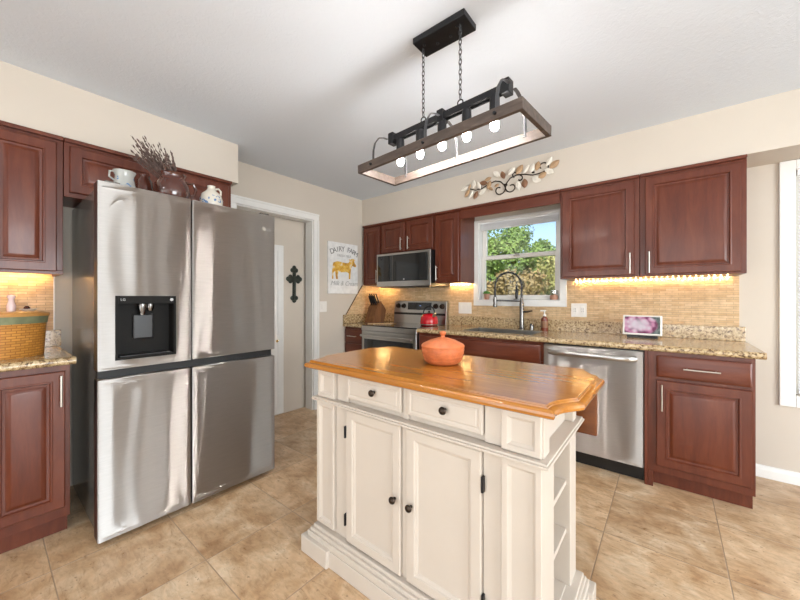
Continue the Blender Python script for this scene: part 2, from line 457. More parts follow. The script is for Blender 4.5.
# hallway seen through the doorway
struct(MB().box(-.27, -.155, -2.6, -.5, 0, CEIL).build('wall_hall', 'wall_paint'))
# soffits
struct(MB().box(.0005, SD, -4.6, -2.033, ZL, CEIL-.0005).build('wall_soffit_left', 'wall_paint'))
struct(MB().box(.0005, XR-.001, -SD, -.0005, ZS, CEIL-.0005).build('wall_soffit_back', 'wall_paint'))
# baseboards
def bboard(name, pts):
    (x0, y0), (x1, y1) = pts; b = MB()
    if x0 == x1:
        s = 1 if name.endswith('left') or name.endswith('hall') else -1
        b.prism([(x0, 0.001), (x0+.014*s, .001), (x0+.014*s, .055), (x0+.009*s, .075), (x0, .082)], y0, y1, 'y')
    else:
        b.prism([(y0, .001), (y0-.014, .001), (y0-.014, .055), (y0-.009, .075), (y0, .082)], x0, x1, 'x')
    return struct(b.build(name, 'white_trim'))
bboard('baseboard_back', ((3.41, -.0005), (XR-.02, -.0005)))
bboard('baseboard_left', ((.0005, -.985), (.0005, -.62)))
bboard('baseboard_right', ((XR-.0005, YF+.02), (XR-.0005, -.02)))

# doorway casing
t = sroot('door_1', (0, -1.48, 0))
b = MB()
for y0, y1 in ((DY1, DY1+.066), (DY0-.066, DY0)):
    b.box(.0005, .018, y0, y1, .0, DZ); b.box(.018, .024, y0+(0.045 if y0 == DY1 else 0), y1-(0 if y0 == DY1 else .045), 0, DZ)
b.box(.0005, .018, DY0-.066, DY1+.066, DZ, DZ+.07); b.box(.018, .024, DY0-.066, DY1+.066, DZ+.05, DZ+.07)
b.build('casing', 'white_trim', t, .002)
b = MB(); b.box(-.12, 0, DY1-.012, DY1, 0, DZ).box(-.12, 0, DY0, DY0+.012, 0, DZ).box(-.12, 0, DY0+.012, DY1-.012, DZ-.012, DZ)
b.build('jamb', 'white_trim', t)
b = MB(); b.box(.019, .028, DY1+.0, DY1+.068, .001, .09); b.build('plinth_block', 'white_trim', t, .002)
# white door on the hallway wall
t = sroot('door_2', (-.15, -1.8, 0))
b = MB(); b.box(-.154, -.140, -1.40, -1.335, .012, 1.765).box(-.154, -.140, -2.2, -1.40, 1.70, 1.765); b.build('casing', 'white_trim', t, .003)
MB().box(-.154, -.146, -2.2, -1.401, .012, 1.70).build('leaf', 'white_trim', t)
MB().lathe([(.004, 0), (.012, .004), (.013, .012), (.009, .019), (0.002, .021)], (-.146, -1.412, .77), 14, axis='x').build('door_knob', 'brass', t, smooth=True)

# ---- kitchen window
t = sroot('window_1', (1.84, 0, WZ0))
b = MB()
b.box(1.382, 1.44, -.018, -.001, 1.192, 2.012).box(2.24, 2.298, -.018, -.001, 1.192, 2.012)
b.box(1.382, 2.298, -.018, -.001, 2.012, 2.036).box(1.382, 2.298, -.018, -.001, 1.135, 1.192)
b.build('casing', 'white_trim', t, .003)
b = MB(); b.box(1.44, 1.447, -.001, .07, 1.19, 2.015).box(2.233, 2.24, -.001, .07, 1.19, 2.015).box(1.447, 2.233, -.001, .07, 2.008, 2.015).box(1.447, 2.233, -.001, .1, 1.19, 1.199)
b.build('jamb', 'white_trim', t)
def sash(name, z0, z1, y, w=.045):
    b = MB(); b.box(1.449, 1.449+w, y, y+.028, z0, z1).box(2.231-w, 2.231, y, y+.028, z0, z1).box(1.449+w, 2.231-w, y, y+.028, z0, z0+w).box(1.449+w, 2.231-w, y, y+.028, z1-w*.8, z1)
    s = b.build(name, 'plastic_white', t, .003)
    MB().box(1.449+w-.004, 2.231-w+.004, y+.012, y+.016, z0+w-.004, z1-w*.8+.004).build('pane', 'window_glass', s)
    return s
lo = sash('lower_sash', 1.20, 1.655, .035); up = sash('upper_sash', 1.62, 2.007, .068)
MB().box(1.80, 1.86, .022, .0345, 1.632, 1.652).build('sash_lock', 'nickel', lo, .003)
# lifted blind stack
t = thing('window_blind', 'white blind pulled up into a stack at the head of the window over the sink', 'window blind', (1.84, .02, 1.98))
MB().box(1.452, 2.228, .004, .032, 1.990, 2.007).build('head_rail', 'blind_white', t, .002)
b = MB()
for i in range(9): b.box(1.455, 2.225, .002+.002*(i % 2), .032-.002*(i % 2), 1.943+i*.0052, 1.9465+i*.0052)
b.build('slat_stack', 'blind_white', t)
MB().box(1.455, 2.225, .003, .031, 1.930, 1.941).build('bottom_rail', 'blind_white', t, .002)

# ---- dining window with mini blind
t = sroot('window_2', (4.85, 0, RZ0))
b = MB(); b.box(3.590, 3.662, -.02, -.001, .505, 2.115).box(6.048, 6.12, -.02, -.001, .505, 2.115).box(3.662, 6.048, -.02, -.001, 2.05, 2.115).box(3.662, 6.048, -.02, -.001, .505, .582)
b.build('casing', 'white_trim', t, .004)
b = MB()
for x in (3.66, 4.44, 5.22, 6.00): b.box(x, x+.05, .05, .09, RZ0, RZ1)
b.box(3.71, 6.0, .05, .09, RZ0, RZ0+.05).box(3.71, 6.0, .05, .09, RZ1-.05, RZ1).box(3.71, 6.0, .052, .088, 1.30, 1.335)
f = b.build('frame', 'plastic_white', t, .003)
MB().box(3.70, 6.01, .068, .072, RZ0+.04, RZ1-.04).build('pane', 'window_glass', t)
t = thing('mini_blind', 'white horizontal mini blind lowered inside the tall window at the right edge', 'window blind', (4.85, .02, 2.05))
MB().box(3.672, 6.04, .004, .036, 2.02, 2.055).build('head_rail', 'blind_white', t, .003)
b = MB()
for i in range(66):
    z = .625+i*.0212
    b.prism([(.006, z-.007), (.034, z+.006), (.034, z+.0068), (.006, z-.0062)], 3.68, 6.03, 'x')
b.build('slats', 'blind_white', t)
MB().box(3.68, 6.03, .010, .030, .592, .612).build('bottom_rail', 'blind_white', t, .003)
MB().tube([(3.715, -.003, 2.02), (3.72, -.006, 1.5), (3.718, -.004, 1.0)], .0025, 6).build('pull_cord', 'plastic_white', t)

# added unseen patio glazing with vertical blinds, and side window, to let fill in
t = sroot('window_3_fill', (2.9, YF, 0))
b = MB()
for x in (.85, 2.18, 3.52, 4.88): b.box(x, x+.07, YF-.09, YF-.03, 0, 2.2)
b.box(.92, 4.88, YF-.09, YF-.03, 2.13, 2.2).box(.92, 4.88, YF-.09, YF-.03, 0.001, .08)
b.build('frame', 'white_trim', t, .003)
b = MB()
k = 0; x = .95
while x < 4.9:
    if k % 7 not in (5,):
        a = .9
        b.prism([(x-.04*math.cos(a), YF+.06-.04*math.sin(a)), (x+.04*math.cos(a), YF+.06+.04*math.sin(a)), (x+.04*math.cos(a)-.001, YF+.062+.04*math.sin(a)), (x-.04*math.cos(a)-.001, YF+.062-.04*math.sin(a))], .04, 2.17, 'z')
    x += .088; k += 1
t = tag(b.build('vertical_blind', 'blind_white'), 'white vertical slat blind across the added unseen patio glazing', 'window blind')
t = sroot('window_4_fill', (XR, -3, .5))  # opening added for the side fill, never in view
b = MB()
for y in (-4.3, -3.03, -1.76): b.box(XR+.03, XR+.09, y, y+.06, .5, 2.15)
b.box(XR+.03, XR+.09, -4.24, -1.76, .5, .56).box(XR+.03, XR+.09, -4.24, -1.76, 2.09, 2.15)
b.build('frame', 'white_trim', t, .003)
# ceiling lamps added out of view to brighten the room evenly
for i, (lx, ly) in enumerate(((4.7, -1.7), (4.4, -4.5), (1.4, -4.6))):
    t = thing('fill_ceiling_lamp', ['round flush fill lamp added out of view over the dining side', 'round flush fill lamp added out of view near the patio glazing', 'round flush fill lamp added out of view behind the refrigerator corner'][i], 'ceiling lamp', (lx, ly, CEIL))
    MB().lathe([(.17, -.001), (.17, -.03), (.155, -.035)], (lx, ly, CEIL), 32).build('rim', 'nickel', t, smooth=True)
    MB().lathe([(.15, -.0355), (.14, -.06), (.10, -.08), (.04, -.09)], (lx, ly, CEIL), 32).build('diffuser', 'fill_lamp_glow', t, smooth=True)

# ============================================================ back run, upper cabinets
UB = 1.372
cabinet('wall_cabinet', 'narrow cherry wall cabinet in the corner left of the microwave', 'back', .03, .322, UB, ZS-.002, .32, [(.045, .308, 1.385, 2.073, (.285, 1.40, 1.55))], crown=True, group='cherry wall cabinets on the window wall')
cabinet('wall_cabinet', 'short two-door cherry wall cabinet directly above the microwave', 'back', .323, 1.087, 1.727, ZS-.002, .32, [(.345, .690, 1.745, 2.073, (.655, 1.76, 1.90)), (.722, 1.068, 1.745, 2.073, (.758, 1.76, 1.90))], crown=True, group='cherry wall cabinets on the window wall')
cabinet('wall_cabinet', 'single-door cherry wall cabinet between microwave and sink window', 'back', 1.088, 1.392, UB, ZS-.002, .32, [(1.105, 1.377, 1.385, 2.073, (1.13, 1.40, 1.55))], crown=True, group='cherry wall cabinets on the window wall')
cabinet('wall_cabinet', 'cherry wall cabinet just right of the sink window, handle at its right', 'back', 2.315, 2.853, UB, ZS-.002, .32, [(2.335, 2.822, 1.385, 2.073, (2.797, 1.395, 1.545))], crown=True, group='cherry wall cabinets on the window wall')
cabinet('wall_cabinet', 'last cherry wall cabinet on the right, beside the mini blind window', 'back', 2.854, 3.402, UB, ZS-.002, .32, [(2.885, 3.375, 1.385, 2.073, (2.910, 1.395, 1.545))], crown=True, group='cherry wall cabinets on the window wall')
t = thing('window_valance', 'cherry board spanning the wall cabinets above the sink window', 'valance', (1.85, -.31, 2.02))
MB().box(1.3935, 2.3135, -.322, -.302, 2.004, 2.115).build('board', 'cherry_flat', t, .002)
MB().box(1.3935, 2.3135, -.343, -.3225, 2.091, 2.115).build('crown_strip', 'cherry_flat', t, .004)

# microwave
t = thing('microwave', 'stainless over-the-range microwave with black glass door', 'microwave', (.705, -.2, 1.345))
MB().box(.326, 1.084, -.385, -.0095, 1.345, 1.725).build('body', 'black_plastic', t, .003)
d = MB().box(.326, 1.084, -.402, -.386, 1.345, 1.725).build('door', 'steel_plain', t, .004)
MB().box(.345, 1.052, -.4045, -.4023, 1.405, 1.702).build('door_window', 'black_glass', d, .001)
MB().box(.570, .576, -.4062, -.4047, 1.41, 1.698).build('door_seam', 'chrome_dark', d)
MB().lathe([(.009, -.001), (.009, .0005)], (.735, -.4055, 1.425), 16, axis='y').build('badge', 'button_grey', d)
MB().box(.36, 1.05, -.37, -.05, 1.335, 1.3445).build('vent_plate', 'black_plastic', t)

# ============================================================ backsplash and counters
TZ0 = 1.016
b = MB(); b.box(.009, 1.381, -.008, -.0005, .88, 1.3715).box(1.381, 2.299, -.008, -.0005, .88, 1.134).box(2.299, 3.403, -.008, -.0005, .88, 1.3715)
tag(b.build('tile_backsplash', 'tile_back'), 'tan stone mosaic backsplash along the window wall above the granite', 'backsplash')
b = MB(); b.prism([(-.009, .90), (-.009, 1.3715), (-.33, 1.3715), (-.60, 1.017), (-.60, .90)], .0005, .008, 'x')
tag(b.build('tile_backsplash', 'tile_left'), 'slant-cut tan mosaic panel on the left wall behind the knife block', 'backsplash')
b = MB(); b.tube([(.0128, -.331, 1.371), (.0128, -.601, 1.0175)], .0042, 6)
tag(b.build('tile_edge_strip', 'dark_bronze'), 'thin dark edge strip along the slanted end of the tile', 'edge strip')
b = MB(); b.box(.0005, .008, -4.4, -3.041, .90, 1.3715)
tag(b.build('tile_backsplash', 'tile_left'), 'orange-lit tan mosaic backsplash behind the woven basket', 'backsplash')
tag(MB().box(.0005, .011, -3.0405, -3.034, 1.0175, 1.3712).build('tile_edge_strip', 'white_trim'), 'pale vertical edge strip ending the tile left of the refrigerator', 'edge strip')

CT0, CT1 = .8765, .915
t = thing('countertop', 'long tan speckled granite worktop with the sink, under the window', 'countertop', (2.2, -.32, CT0))
sx0, sx1, sy0, sy1 = 1.50, 2.14, -.52, -.13
b = MB(); b.box(1.0875, sx0, -.628, -.009, CT0, CT1).box(sx1, 3.425, -.628, -.009, CT0, CT1).box(sx0, sx1, -.628, sy0, CT0, CT1).box(sx0, sx1, sy1, -.009, CT0, CT1)
b.build('slab', 'granite', t)
b = MB()
prof = [(-.628, CT0)]+[(-.633-.0195*math.cos(a), (CT0+CT1)/2+.0192*math.sin(a)) for a in [(-90+180*i/8)*PI/180 for i in range(9)]]+[(-.628, CT1)]
b.prism(prof, 1.0875, 3.436, 'x'); b.box(3.425, 3.436, -.628, -.009, CT0+.001, CT1-.001)
b.build('rounded_edge', 'granite', t, smooth=30)
MB().box(1.0875, 3.432, -.032, -.0085, CT1+.0003, TZ0).build('splash', 'granite', t, .002)
t = thing('countertop', 'small piece of granite worktop in the corner left of the range', 'countertop', (.16, -.32, CT0))
MB().box(.009, .320, -.628, -.009, CT0, CT1).build('slab', 'granite', t)
MB().prism(prof, .009, .320, 'x').build('rounded_edge', 'granite', t, smooth=30)
b = MB(); b.box(.0315, .320, -.032, -.0085, CT1+.0003, TZ0).box(.0085, .031, -.648, -.0085, CT1+.0003, TZ0); b.build('splash', 'granite', t, .002)
t = thing('countertop', 'granite worktop under the woven basket, left of the refrigerator', 'countertop', (.32, -3.6, CT0))
MB().box(.009, .628, -4.4, -3.016, CT0, CT1).build('slab', 'granite', t, .008, seg=3)
profL = [(.629, CT0)]+[(.633+.0195*math.cos(a), (CT0+CT1)/2+.0192*math.sin(a)) for a in [(-90+180*i/8)*PI/180 for i in range(9)]]+[(.629, CT1)]
b = MB(); b.prism(profL, -4.4, -3.018, 'y'); b.build('rounded_edge', 'granite', t, smooth=30)
MB().box(.0085, .031, -4.4, -3.008, CT1+.0003, TZ0).build('splash', 'granite', t, .002)

# sink
t = thing('kitchen_sink', 'stainless undermount sink set into the granite below the window', 'sink', (1.82, -.325, .72))
b = MB(); b.box(sx0+.001, sx0+.004, sy0+.001, sy1-.001, .73, .913).box(sx1-.004, sx1-.001, sy0+.001, sy1-.001, .73, .913).box(sx0+.004, sx1-.004, sy0+.001, sy0+.004, .73, .913).box(sx0+.004, sx1-.004, sy1-.004, sy1-.001, .73, .913).box(sx0+.001, sx1-.001, sy0+.001, sy1-.001, .727, .73)
b.build('basin', 'sink_steel', t)
MB().lathe([(.045, 0), (.045, .003), (.03, .004), (.028, -.001)], (1.82, -.325, .7302), 20).build('drain', 'chrome_dark', t, smooth=True)

# under-cabinet light strips
def led_strip(label, x0, x1, y, z, n, s=.0042):
    t = thing('led_strip', label, 'light strip', ((x0+x1)/2, y, z), 'warm under-cabinet light strips')
    MB().box(x0, x1, y-.006, y+.006, z+.0005, z+.004).build('strip', 'plastic_white', t)
    first = None
    for i in range(n):
        x = x0+(x1-x0)*(i+.5)/n
        if first is None: first = MB().box(x-s, x+s, y-.004, y+.004, z-.004, z).build('led', 'led_glow', t); fx = x
        else:
            c = first.copy(); COL.objects.link(c); c.parent = t; c.location = (x-fx, 0, 0)
led_strip('beaded warm light strip under the two right-hand wall cabinets', 2.36, 3.36, -.022, 1.3655, 30)
led_strip('short warm light strip under the wall cabinet left of the window', 1.11, 1.37, -.05, 1.3655, 8, .006)
led_strip('short warm light strip under the corner cabinet over the knife block', .06, .30, -.10, 1.3655, 10, .007)
t = thing('led_strip', 'warm light strip under the left wall cabinet over the basket', 'light strip', (.05, -3.4, 1.36), 'warm under-cabinet light strips')
MB().box(.04, .052, -4.2, -3.08, 1.3695, 1.3715).build('strip', 'plastic_white', t)
first = MB().box(.043, .049, -3.115, -3.095, 1.3680, 1.3692).build('led', 'led_glow_amber', t)
for i in range(1, 26):
    c = first.copy(); COL.objects.link(c); c.parent = t; c.location = (0, -.04*i, 0)

# ============================================================ base cabinets
cabinet('base_cabinet', 'narrow cherry drawer base between left wall and range', 'back', .01, .318, 0, .875, .61, drawers=[(.022, .306, .70, .85, .14), (.022, .306, .42, .685, .14), (.022, .306, .125, .405, .14)], toe=True, group='cherry base cabinets on the window wall')
cabinet('base_cabinet', 'narrow cherry base cabinet just right of the range', 'back', 1.089, 1.43, 0, .875, .61, [(1.10, 1.42, .125, .69, (1.13, .54, .67))], [(1.10, 1.42, .71, .85, .12)], toe=True, group='cherry base cabinets on the window wall')
cabinet('base_cabinet', 'wide cherry sink base with false drawer front left of the dishwasher', 'back', 1.431, 2.267, 0, .7245, .61, [(1.45, 1.845, .125, .68, (1.81, .53, .66)), (1.855, 2.245, .125, .68, (1.89, .53, .66))], [(1.45, 2.245, .70, .715, 0)], toe=True, group='cherry base cabinets on the window wall')
# sink base apron above the lowered carcass
sb = [o for o in COL.objects if o.get('label', '').startswith('wide cherry sink base')][0]
for ch in list(sb.children):
    if ch.name.startswith('drawer'): bpy.data.objects.remove(ch)
b = MB(); b.box(1.432, 2.266, -.61, -.57, .726, .875).box(1.432, 1.455, -.57, -.01, .726, .875).box(2.243, 2.266, -.57, -.01, .726, .875); b.build('apron', 'cherry', sb)
panel('false_front', 'cherry_flat', sb, (1.45, -.631, .712), X, -Y, .795, .138, .019, SLAB)
rb = cabinet('base_cabinet', 'cherry base cabinet right of the dishwasher, one drawer over one door', 'back', 2.912, 3.40, 0, .875, .61, [(2.957, 3.384, .150, .694, (2.985, .508, .672))], [(2.957, 3.384, .714, .851, .165)], toe=True, group='cherry base cabinets on the window wall')
MB().box(2.8945, 2.9125, -.612, -.02, .001, .875).box(2.9126, 2.940, -.6105, -.548, .001, .0995).build('filler_panel', 'cherry', rb, .002)

# dishwasher
t = thing('dishwasher', 'stainless dishwasher with long bar handle between cherry cabinets', 'dishwasher', (2.58, -.3, 0))
MB().box(2.272, 2.892, -.60, -.02, .11, .872).build('body', 'black_plastic', t)
MB().box(2.274, 2.890, -.56, -.04, .001, .109).build('kick_plate', 'black_plastic', t)
d = MB().box(2.274, 2.890, -.640, -.601, .112, .866).build('door', 'steel', t, .005)
b = MB(); n_ = 14
b.tube([(2.312+(2.852-2.312)*i/n_, -.668-.022*math.sin(PI*i/n_)**.6 if 0 < i < n_ else -.645, .815) for i in range(n_+1)], .019, 12, (1, .6))
b.build('handle', 'steel_plain', d, smooth=True)

# range
t = thing('kitchen_range', 'stainless electric range with black glass top under the microwave', 'stove', (.705, -.33, 0))
MB().box(.326, 1.084, -.62, -.035, .10, .899).build('body', 'black_plastic', t)
MB().box(.335, 1.075, -.57, -.08, .001, .0995).build('plinth', 'black_plastic', t)
MB().box(.324, 1.086, -.652, -.62, .855, .905).build('front_trim', 'steel_plain', t, .004)
MB().box(.326, 1.084, -.640, -.10, .9055, .917).build('cooktop', 'black_glass', t, .002)
for k, (x, y, r) in enumerate(((.50, -.50, .10), (.90, -.49, .115), (.50, -.24, .08), (.90, -.23, .08))):
    MB().lathe([(r, .0003), (r, .0007), (r-.004, .0007), (r-.004, .0003)], (x, y, .917), 40, cap0=False, cap1=False).build('burner_ring', 'button_grey', t)
d = MB().box(.327, 1.083, -.650, -.6205, .245, .852).build('oven_door', 'steel_plain', t, .004)
MB().box(.365, 1.045, -.653, -.6505, .30, .765).build('oven_window', 'black_glass', d, .001)
MB().tube([(.36, -.700, .805), (1.05, -.700, .805)], .013, 12).box(.375, .395, -.698, -.6505, .795, .815).box(1.015, 1.035, -.698, -.6505, .795, .815).build('handle', 'steel_plain', d, smooth=True)
MB().box(.327, 1.083, -.648, -.6205, .105, .240).build('storage_drawer', 'steel_plain', t, .004)
g = MB().prism([(-.036, .90), (-.036, 1.178), (-.075, 1.178), (-.098, .90)], .334, 1.0855, 'x').build('backguard', 'steel_plain', t, .003)
def bgp(z): return -.075-.023*(1.178-z)/.278
MB().prism([(bgp(1.162)-.0008, 1.162), (bgp(1.075)-.0008, 1.075), (bgp(1.075)-.004, 1.075), (bgp(1.162)-.004, 1.162)], .545, .885, 'x').build('control_display', 'black_glass', g)
MB().box(.722, .742, bgp(1.125)-.0062, bgp(1.125)-.0042, 1.120, 1.128).build('display_light', 'display_blue', g)
MB().prism([(bgp(1.04)-.0006, 1.04), (bgp(1.015)-.0006, 1.015), (bgp(1.015)-.003, 1.015), (bgp(1.04)-.003, 1.04)], .34, 1.074, 'x').build('vent_slot', 'black_plastic', g)
for x in (.40, .485, .945, 1.03):
    MB().lathe([(.031, 0), (.030, -.006), (.024, -.008), (.022, -.028), (.018, -.030)], (x, bgp(1.12)-.0006, 1.12), 20, axis='y').build('knob', 'dark_bronze', g, smooth=40)

# ============================================================ left run
cabinet('wall_cabinet', 'cherry wall cabinet left of the refrigerator, over the basket', 'left', -3.345, -3.03, UB, ZL-.002, .32, [(-3.320, -3.058, 1.366, 2.09, None)], crown=True, group='cherry wall cabinets on the left wall')
cabinet('wall_cabinet', 'cherry wall cabinet at the far left edge of the picture', 'left', -4.2, -3.346, UB, ZL-.002, .32, [(-3.77, -3.37, 1.366, 2.09, None), (-4.18, -3.79, 1.366, 2.09, None)], crown=True, group='cherry wall cabinets on the left wall')
cabinet('wall_cabinet', 'short cherry wall cabinet above the refrigerator behind the jugs', 'left', -3.029, -2.088, 1.80, ZL-.002, .32, [(-3.005, -2.58, 1.825, 2.09, None), (-2.54, -2.115, 1.825, 2.09, None)], crown=True, group='cherry wall cabinets on the left wall')
for y0, y1 in ((-3.344, -3.031), (-4.199, -3.347)):
    pr_ = [o for o in COL.objects if o.name.startswith('wall_cabinet') and o.type == 'EMPTY' and abs(o.location.y-(y0+y1)/2) < .01][0]
    MB().box(.300, .3195, y0, y1, 1.350, 1.3715).build('bottom_rail', 'cherry_left', pr_, .001)
    MB().box(.012, .2995, y1-.016, y1, 1.350, 1.3715).build('bottom_rail', 'cherry_left', pr_, .001)
cabinet('base_cabinet', 'cherry base cabinet with one tall door beside the refrigerator', 'left', -3.345, -3.035, 0, .875, .61, [(-3.320, -3.056, .156, .846, (-3.073, .675, .828))], toe=True, group='cherry base cabinets on the left wall')
cabinet('base_cabinet', 'cherry base cabinet at the far left edge of the picture', 'left', -4.2, -3.346, 0, .875, .61, [(-3.77, -3.37, .156, .846, None), (-4.18, -3.79, .156, .846, None)], toe=True, group='cherry base cabinets on the left wall')

# ============================================================ refrigerator
FY0, FYM, FY1, FX = -2.974, -2.567, -2.047, .882
t = thing('refrigerator', 'large stainless four-door refrigerator with black water dispenser', 'refrigerator', (.45, -2.51, 0))
MB().box(.06, .795, FY0+.012, FY1-.012, .03, 1.775).build('body', 'fridge_side', t, .004)
b = MB()
for y in (FY0+.08, FY1-.08):
    for x in (.14, .72): b.lathe([(.022, .0005), (.022, .03)], (x, y, 0), 12)
b.build('feet', 'black_plastic', t)
MB().box(.70, .80, FY0+.02, FY1-.02, .035, .075).build('kick_grille', 'black_plastic', t)
MB().box(.7955, .845, FY0+.006, FY1-.006, .815, .862).build('handle_recess', 'dark_gap', t)
def fdoor(name, y0, y1, z0, z1, hole=None):
    b = MB(); x0, x1 = .797, FX
    N = 12
    def bulge(y): return 0
    if not hole: b.box(x0, x1, y0, y1, z0, z1)
    else:
        h0, h1, c0, c1 = hole
        b.box(x0, x1, y0, h0, z0, z1).box(x0, x1, h1, y1, z0, z1).box(x0, x1, h0, h1, z0, c0).box(x0, x1, h0, h1, c1, z1)
        bmesh.ops.remove_doubles(b.bm, verts=b.bm.verts[:], dist=1e-5)
    o = b.build(name, 'steel_fridge', t, .005 if not hole else 0, seg=3)
    return o
def wav(y, z, k): return .00045*math.sin(y*26+k+1.3*math.sin(z*3.1+k))+.0003*math.sin(y*47+2*k+.8*math.sin(z*5.3))
def skin(parent, name, ax, a0, a1, z0, z1, plane, k, mat, hole=None, amp=1):
    """gently uneven sheet-metal front of a door, seen as wavy reflections"""
    b = MB(); NA, NZ = 34, 40
    if hole:
        h0, h1, c0, c1 = hole
        ya = [a0+(h0-a0)*i/8 for i in range(8)]+[h0+(h1-h0)*i/18 for i in range(18)]+[h1+(a1-h1)*i/8 for i in range(9)]
        za = [z0+(c0-z0)*i/4 for i in range(4)]+[c0+(c1-c0)*i/14 for i in range(14)]+[c1+(z1-c1)*i/22 for i in range(23)]
    else:
        ya = [a0+(a1-a0)*i/NA for i in range(NA+1)]; za = [z0+(z1-z0)*i/NZ for i in range(NZ+1)]
    def edge(a, z):
        t_ = max(0, min(1, min(a-a0, a1-a)/.05, min(z-z0, z1-z)/.08)); return t_*t_*(3-2*t_)
    G = []
    for a in ya:
        col = []
        for z in za:
            d = .0012+wav(a, z, k)*amp*max(0, edge(a, z))
            if min(a-a0, a1-a, z-z0, z1-z) < 1e-6: d = .0002
            col.append(b.v((plane+d, a, z) if ax == 'x' else (a, plane-d, z)))
        G.append(col)
    for i in range(len(ya)-1):
        for j in range(len(za)-1):
            if hole and ya[i] >= h0-1e-6 and ya[i+1] <= h1+1e-6 and za[j] >= c0-1e-6 and za[j+1] <= c1+1e-6: continue
            b.face([G[i][j], G[i+1][j], G[i+1][j+1], G[i][j+1]])
    bmesh.ops.delete(b.bm, geom=[v for v in b.bm.verts if not v.link_faces], context='VERTS')
    o = b.build(name, mat, parent, smooth=60)
    n_ = o.data.polygons[0].normal
    if (n_.x < 0 and ax == 'x') or (n_.y > 0 and ax == 'y'): o.data.flip_normals()
    return o
DH = (-2.909, -2.645, .905, 1.228)
d1 = fdoor('upper_left_door', FY0, FYM-.004, .862, 1.783, DH)
fdoor('upper_right_door', FYM+.004, FY1, .862, 1.783)
fdoor('lower_left_door', FY0, FYM-.004, .032, .818)
fdoor('lower_right_door', FYM+.004, FY1, .032, .818)
skin(d1, 'front_sheet', 'x', FY0+.004, FYM-.008, .866, 1.779, FX, .4, 'steel_fridge', DH)
for d_, y0, y1, z0, z1, k in (('upper_right_door', FYM+.008, FY1-.004, .866, 1.779, 2.1), ('lower_left_door', FY0+.004, FYM-.008, .036, .814, 3.7), ('lower_right_door', FYM+.008, FY1-.004, .036, .814, 2.4)):
    skin([o for o in t.children if o.name.startswith(d_)][0], 'front_sheet', 'x', y0, y1, z0, z1, FX, k, 'steel_fridge')
ds = MB()
y0, y1, z0, z1 = DH
ds.box(.80, .808, y0+.001, y1-.001, z0+.001, z1-.001)
for bx_ in ((y0+.001, y0+.012, z0+.001, z1-.001), (y1-.012, y1-.001, z0+.001, z1-.001), (y0+.012, y1-.012, z0+.001, z0+.012)): ds.box(.808, FX+.001, *bx_)
dsp = ds.build('dispenser', 'dispenser_dark', d1)
MB().box(.83, FX+.0015, y0+.0125, y1-.0125, z1-.04, z1-.0015).build('control_strip', 'dispenser_dark', dsp)
MB().box(.809, .826, -2.825, -2.735, 1.0, 1.13).build('paddle', 'black_plastic', dsp, .006)
MB().lathe([(.020, 0), (.022, -.02), (.013, -.045), (.012, -.06)], (.845, -2.79, 1.187), 18).lathe([(.016, 0), (.018, -.02), (.010, -.04)], (.845, -2.755, 1.187), 18).build('spout', 'chrome_dark', dsp, smooth=True)
MB().box(.81, .875, y0+.02, y1-.02, .9175, .924).build('drip_tray', 'black_plastic', dsp, .002)
RX = Matrix.Rotation(PI/2, 4, 'Z') @ Matrix.Rotation(PI/2, 4, 'X')
MB().lathe([(.008, .0003), (.008, .0015)], (FX+.0015, -2.667, 1.208), 14, axis='x').build('round_button', 'button_grey', dsp)
text_mesh('strip_lettering', 'LG', .016, 'button_grey', dsp, Matrix.Translation((FX+.0022, -2.878, 1.208)) @ RX, spacing=1.1)
d2 = [o for o in t.children if o.name.startswith('upper_right_door')][0]
lg = MB().lathe([(.013, .0002), (.013, .0035)], (FX, -2.128, 1.683), 24, axis='x').build('round_emblem', 'nickel', d2)
text_mesh('emblem_lettering', 'LG', .026, 'button_grey', d2, Matrix.Translation((FX+.003, -2.092, 1.682)) @ RX)
for y in (FY0+.03, FY1-.09): MB().box(.72, .86, y, y+.06, 1.7835, 1.797).build('hinge_cover', 'fridge_side', t, .003)

skin([o for o in [q for q in COL.objects if q.name == 'dishwasher'][0].children if o.name.startswith('door')][0], 'front_sheet', 'y', 2.278, 2.886, .116, .862, -.640, 1.0, 'steel', amp=.8)

# things on top of the refrigerator  (body top 1.775)
FT = 1.7755
def jug(name, label, cat, x, y, prof, mat, handle=None, hm=None, spout=None):
    t = thing(name, label, cat, (x, y, FT))
    MB().lathe(prof, (x, y, FT+.0005), 28, cap1=False).build('body', mat, t, smooth=60)
    if handle: MB().tube([(x, y+a, FT+c) for a, c in handle], hm or .007, 8).build('handle', mat, t, smooth=True)
    return t
t = jug('creamer_pitcher', 'small white and blue pottery pitcher on the refrigerator, leftmost', 'pitcher', .66, -2.825, [(.035, 0), (.044, .02), (.050, .06), (.043, .10), (.042, .115), (.052, .140), (.048, .140), (.038, .115), (.039, .10), (.044, .06), (.03, .006)], 'grey_pottery',
        [(-.045, .133), (-.064, .13), (-.066, .10), (-.045, .085)], .005)
jug('brown_jug', 'plain dark brown glazed jug behind the pitcher on the refrigerator', 'jug', .53, -2.70, [(.03, 0), (.042, .03), (.046, .09), (.040, .15), (.026, .17), (.028, .185), (.024, .185), (.022, .17), (.036, .14), (.03, .01)], 'brown_glaze')
t = jug('brown_pot', 'wide dark brown two-handled pot holding dried stems', 'pot', .66, -2.595, [(.06, 0), (.085, .03), (.094, .08), (.088, .125), (.07, .15), (.066, .175), (.076, .19), (.07, .19), (.06, .175), (.06, .15), (.085, .12), (.06, .01)], 'brown_glaze',
        [(.075, .16), (.115, .165), (.130, .13), (.120, .09), (.09, .07)], .009)
b = MB()
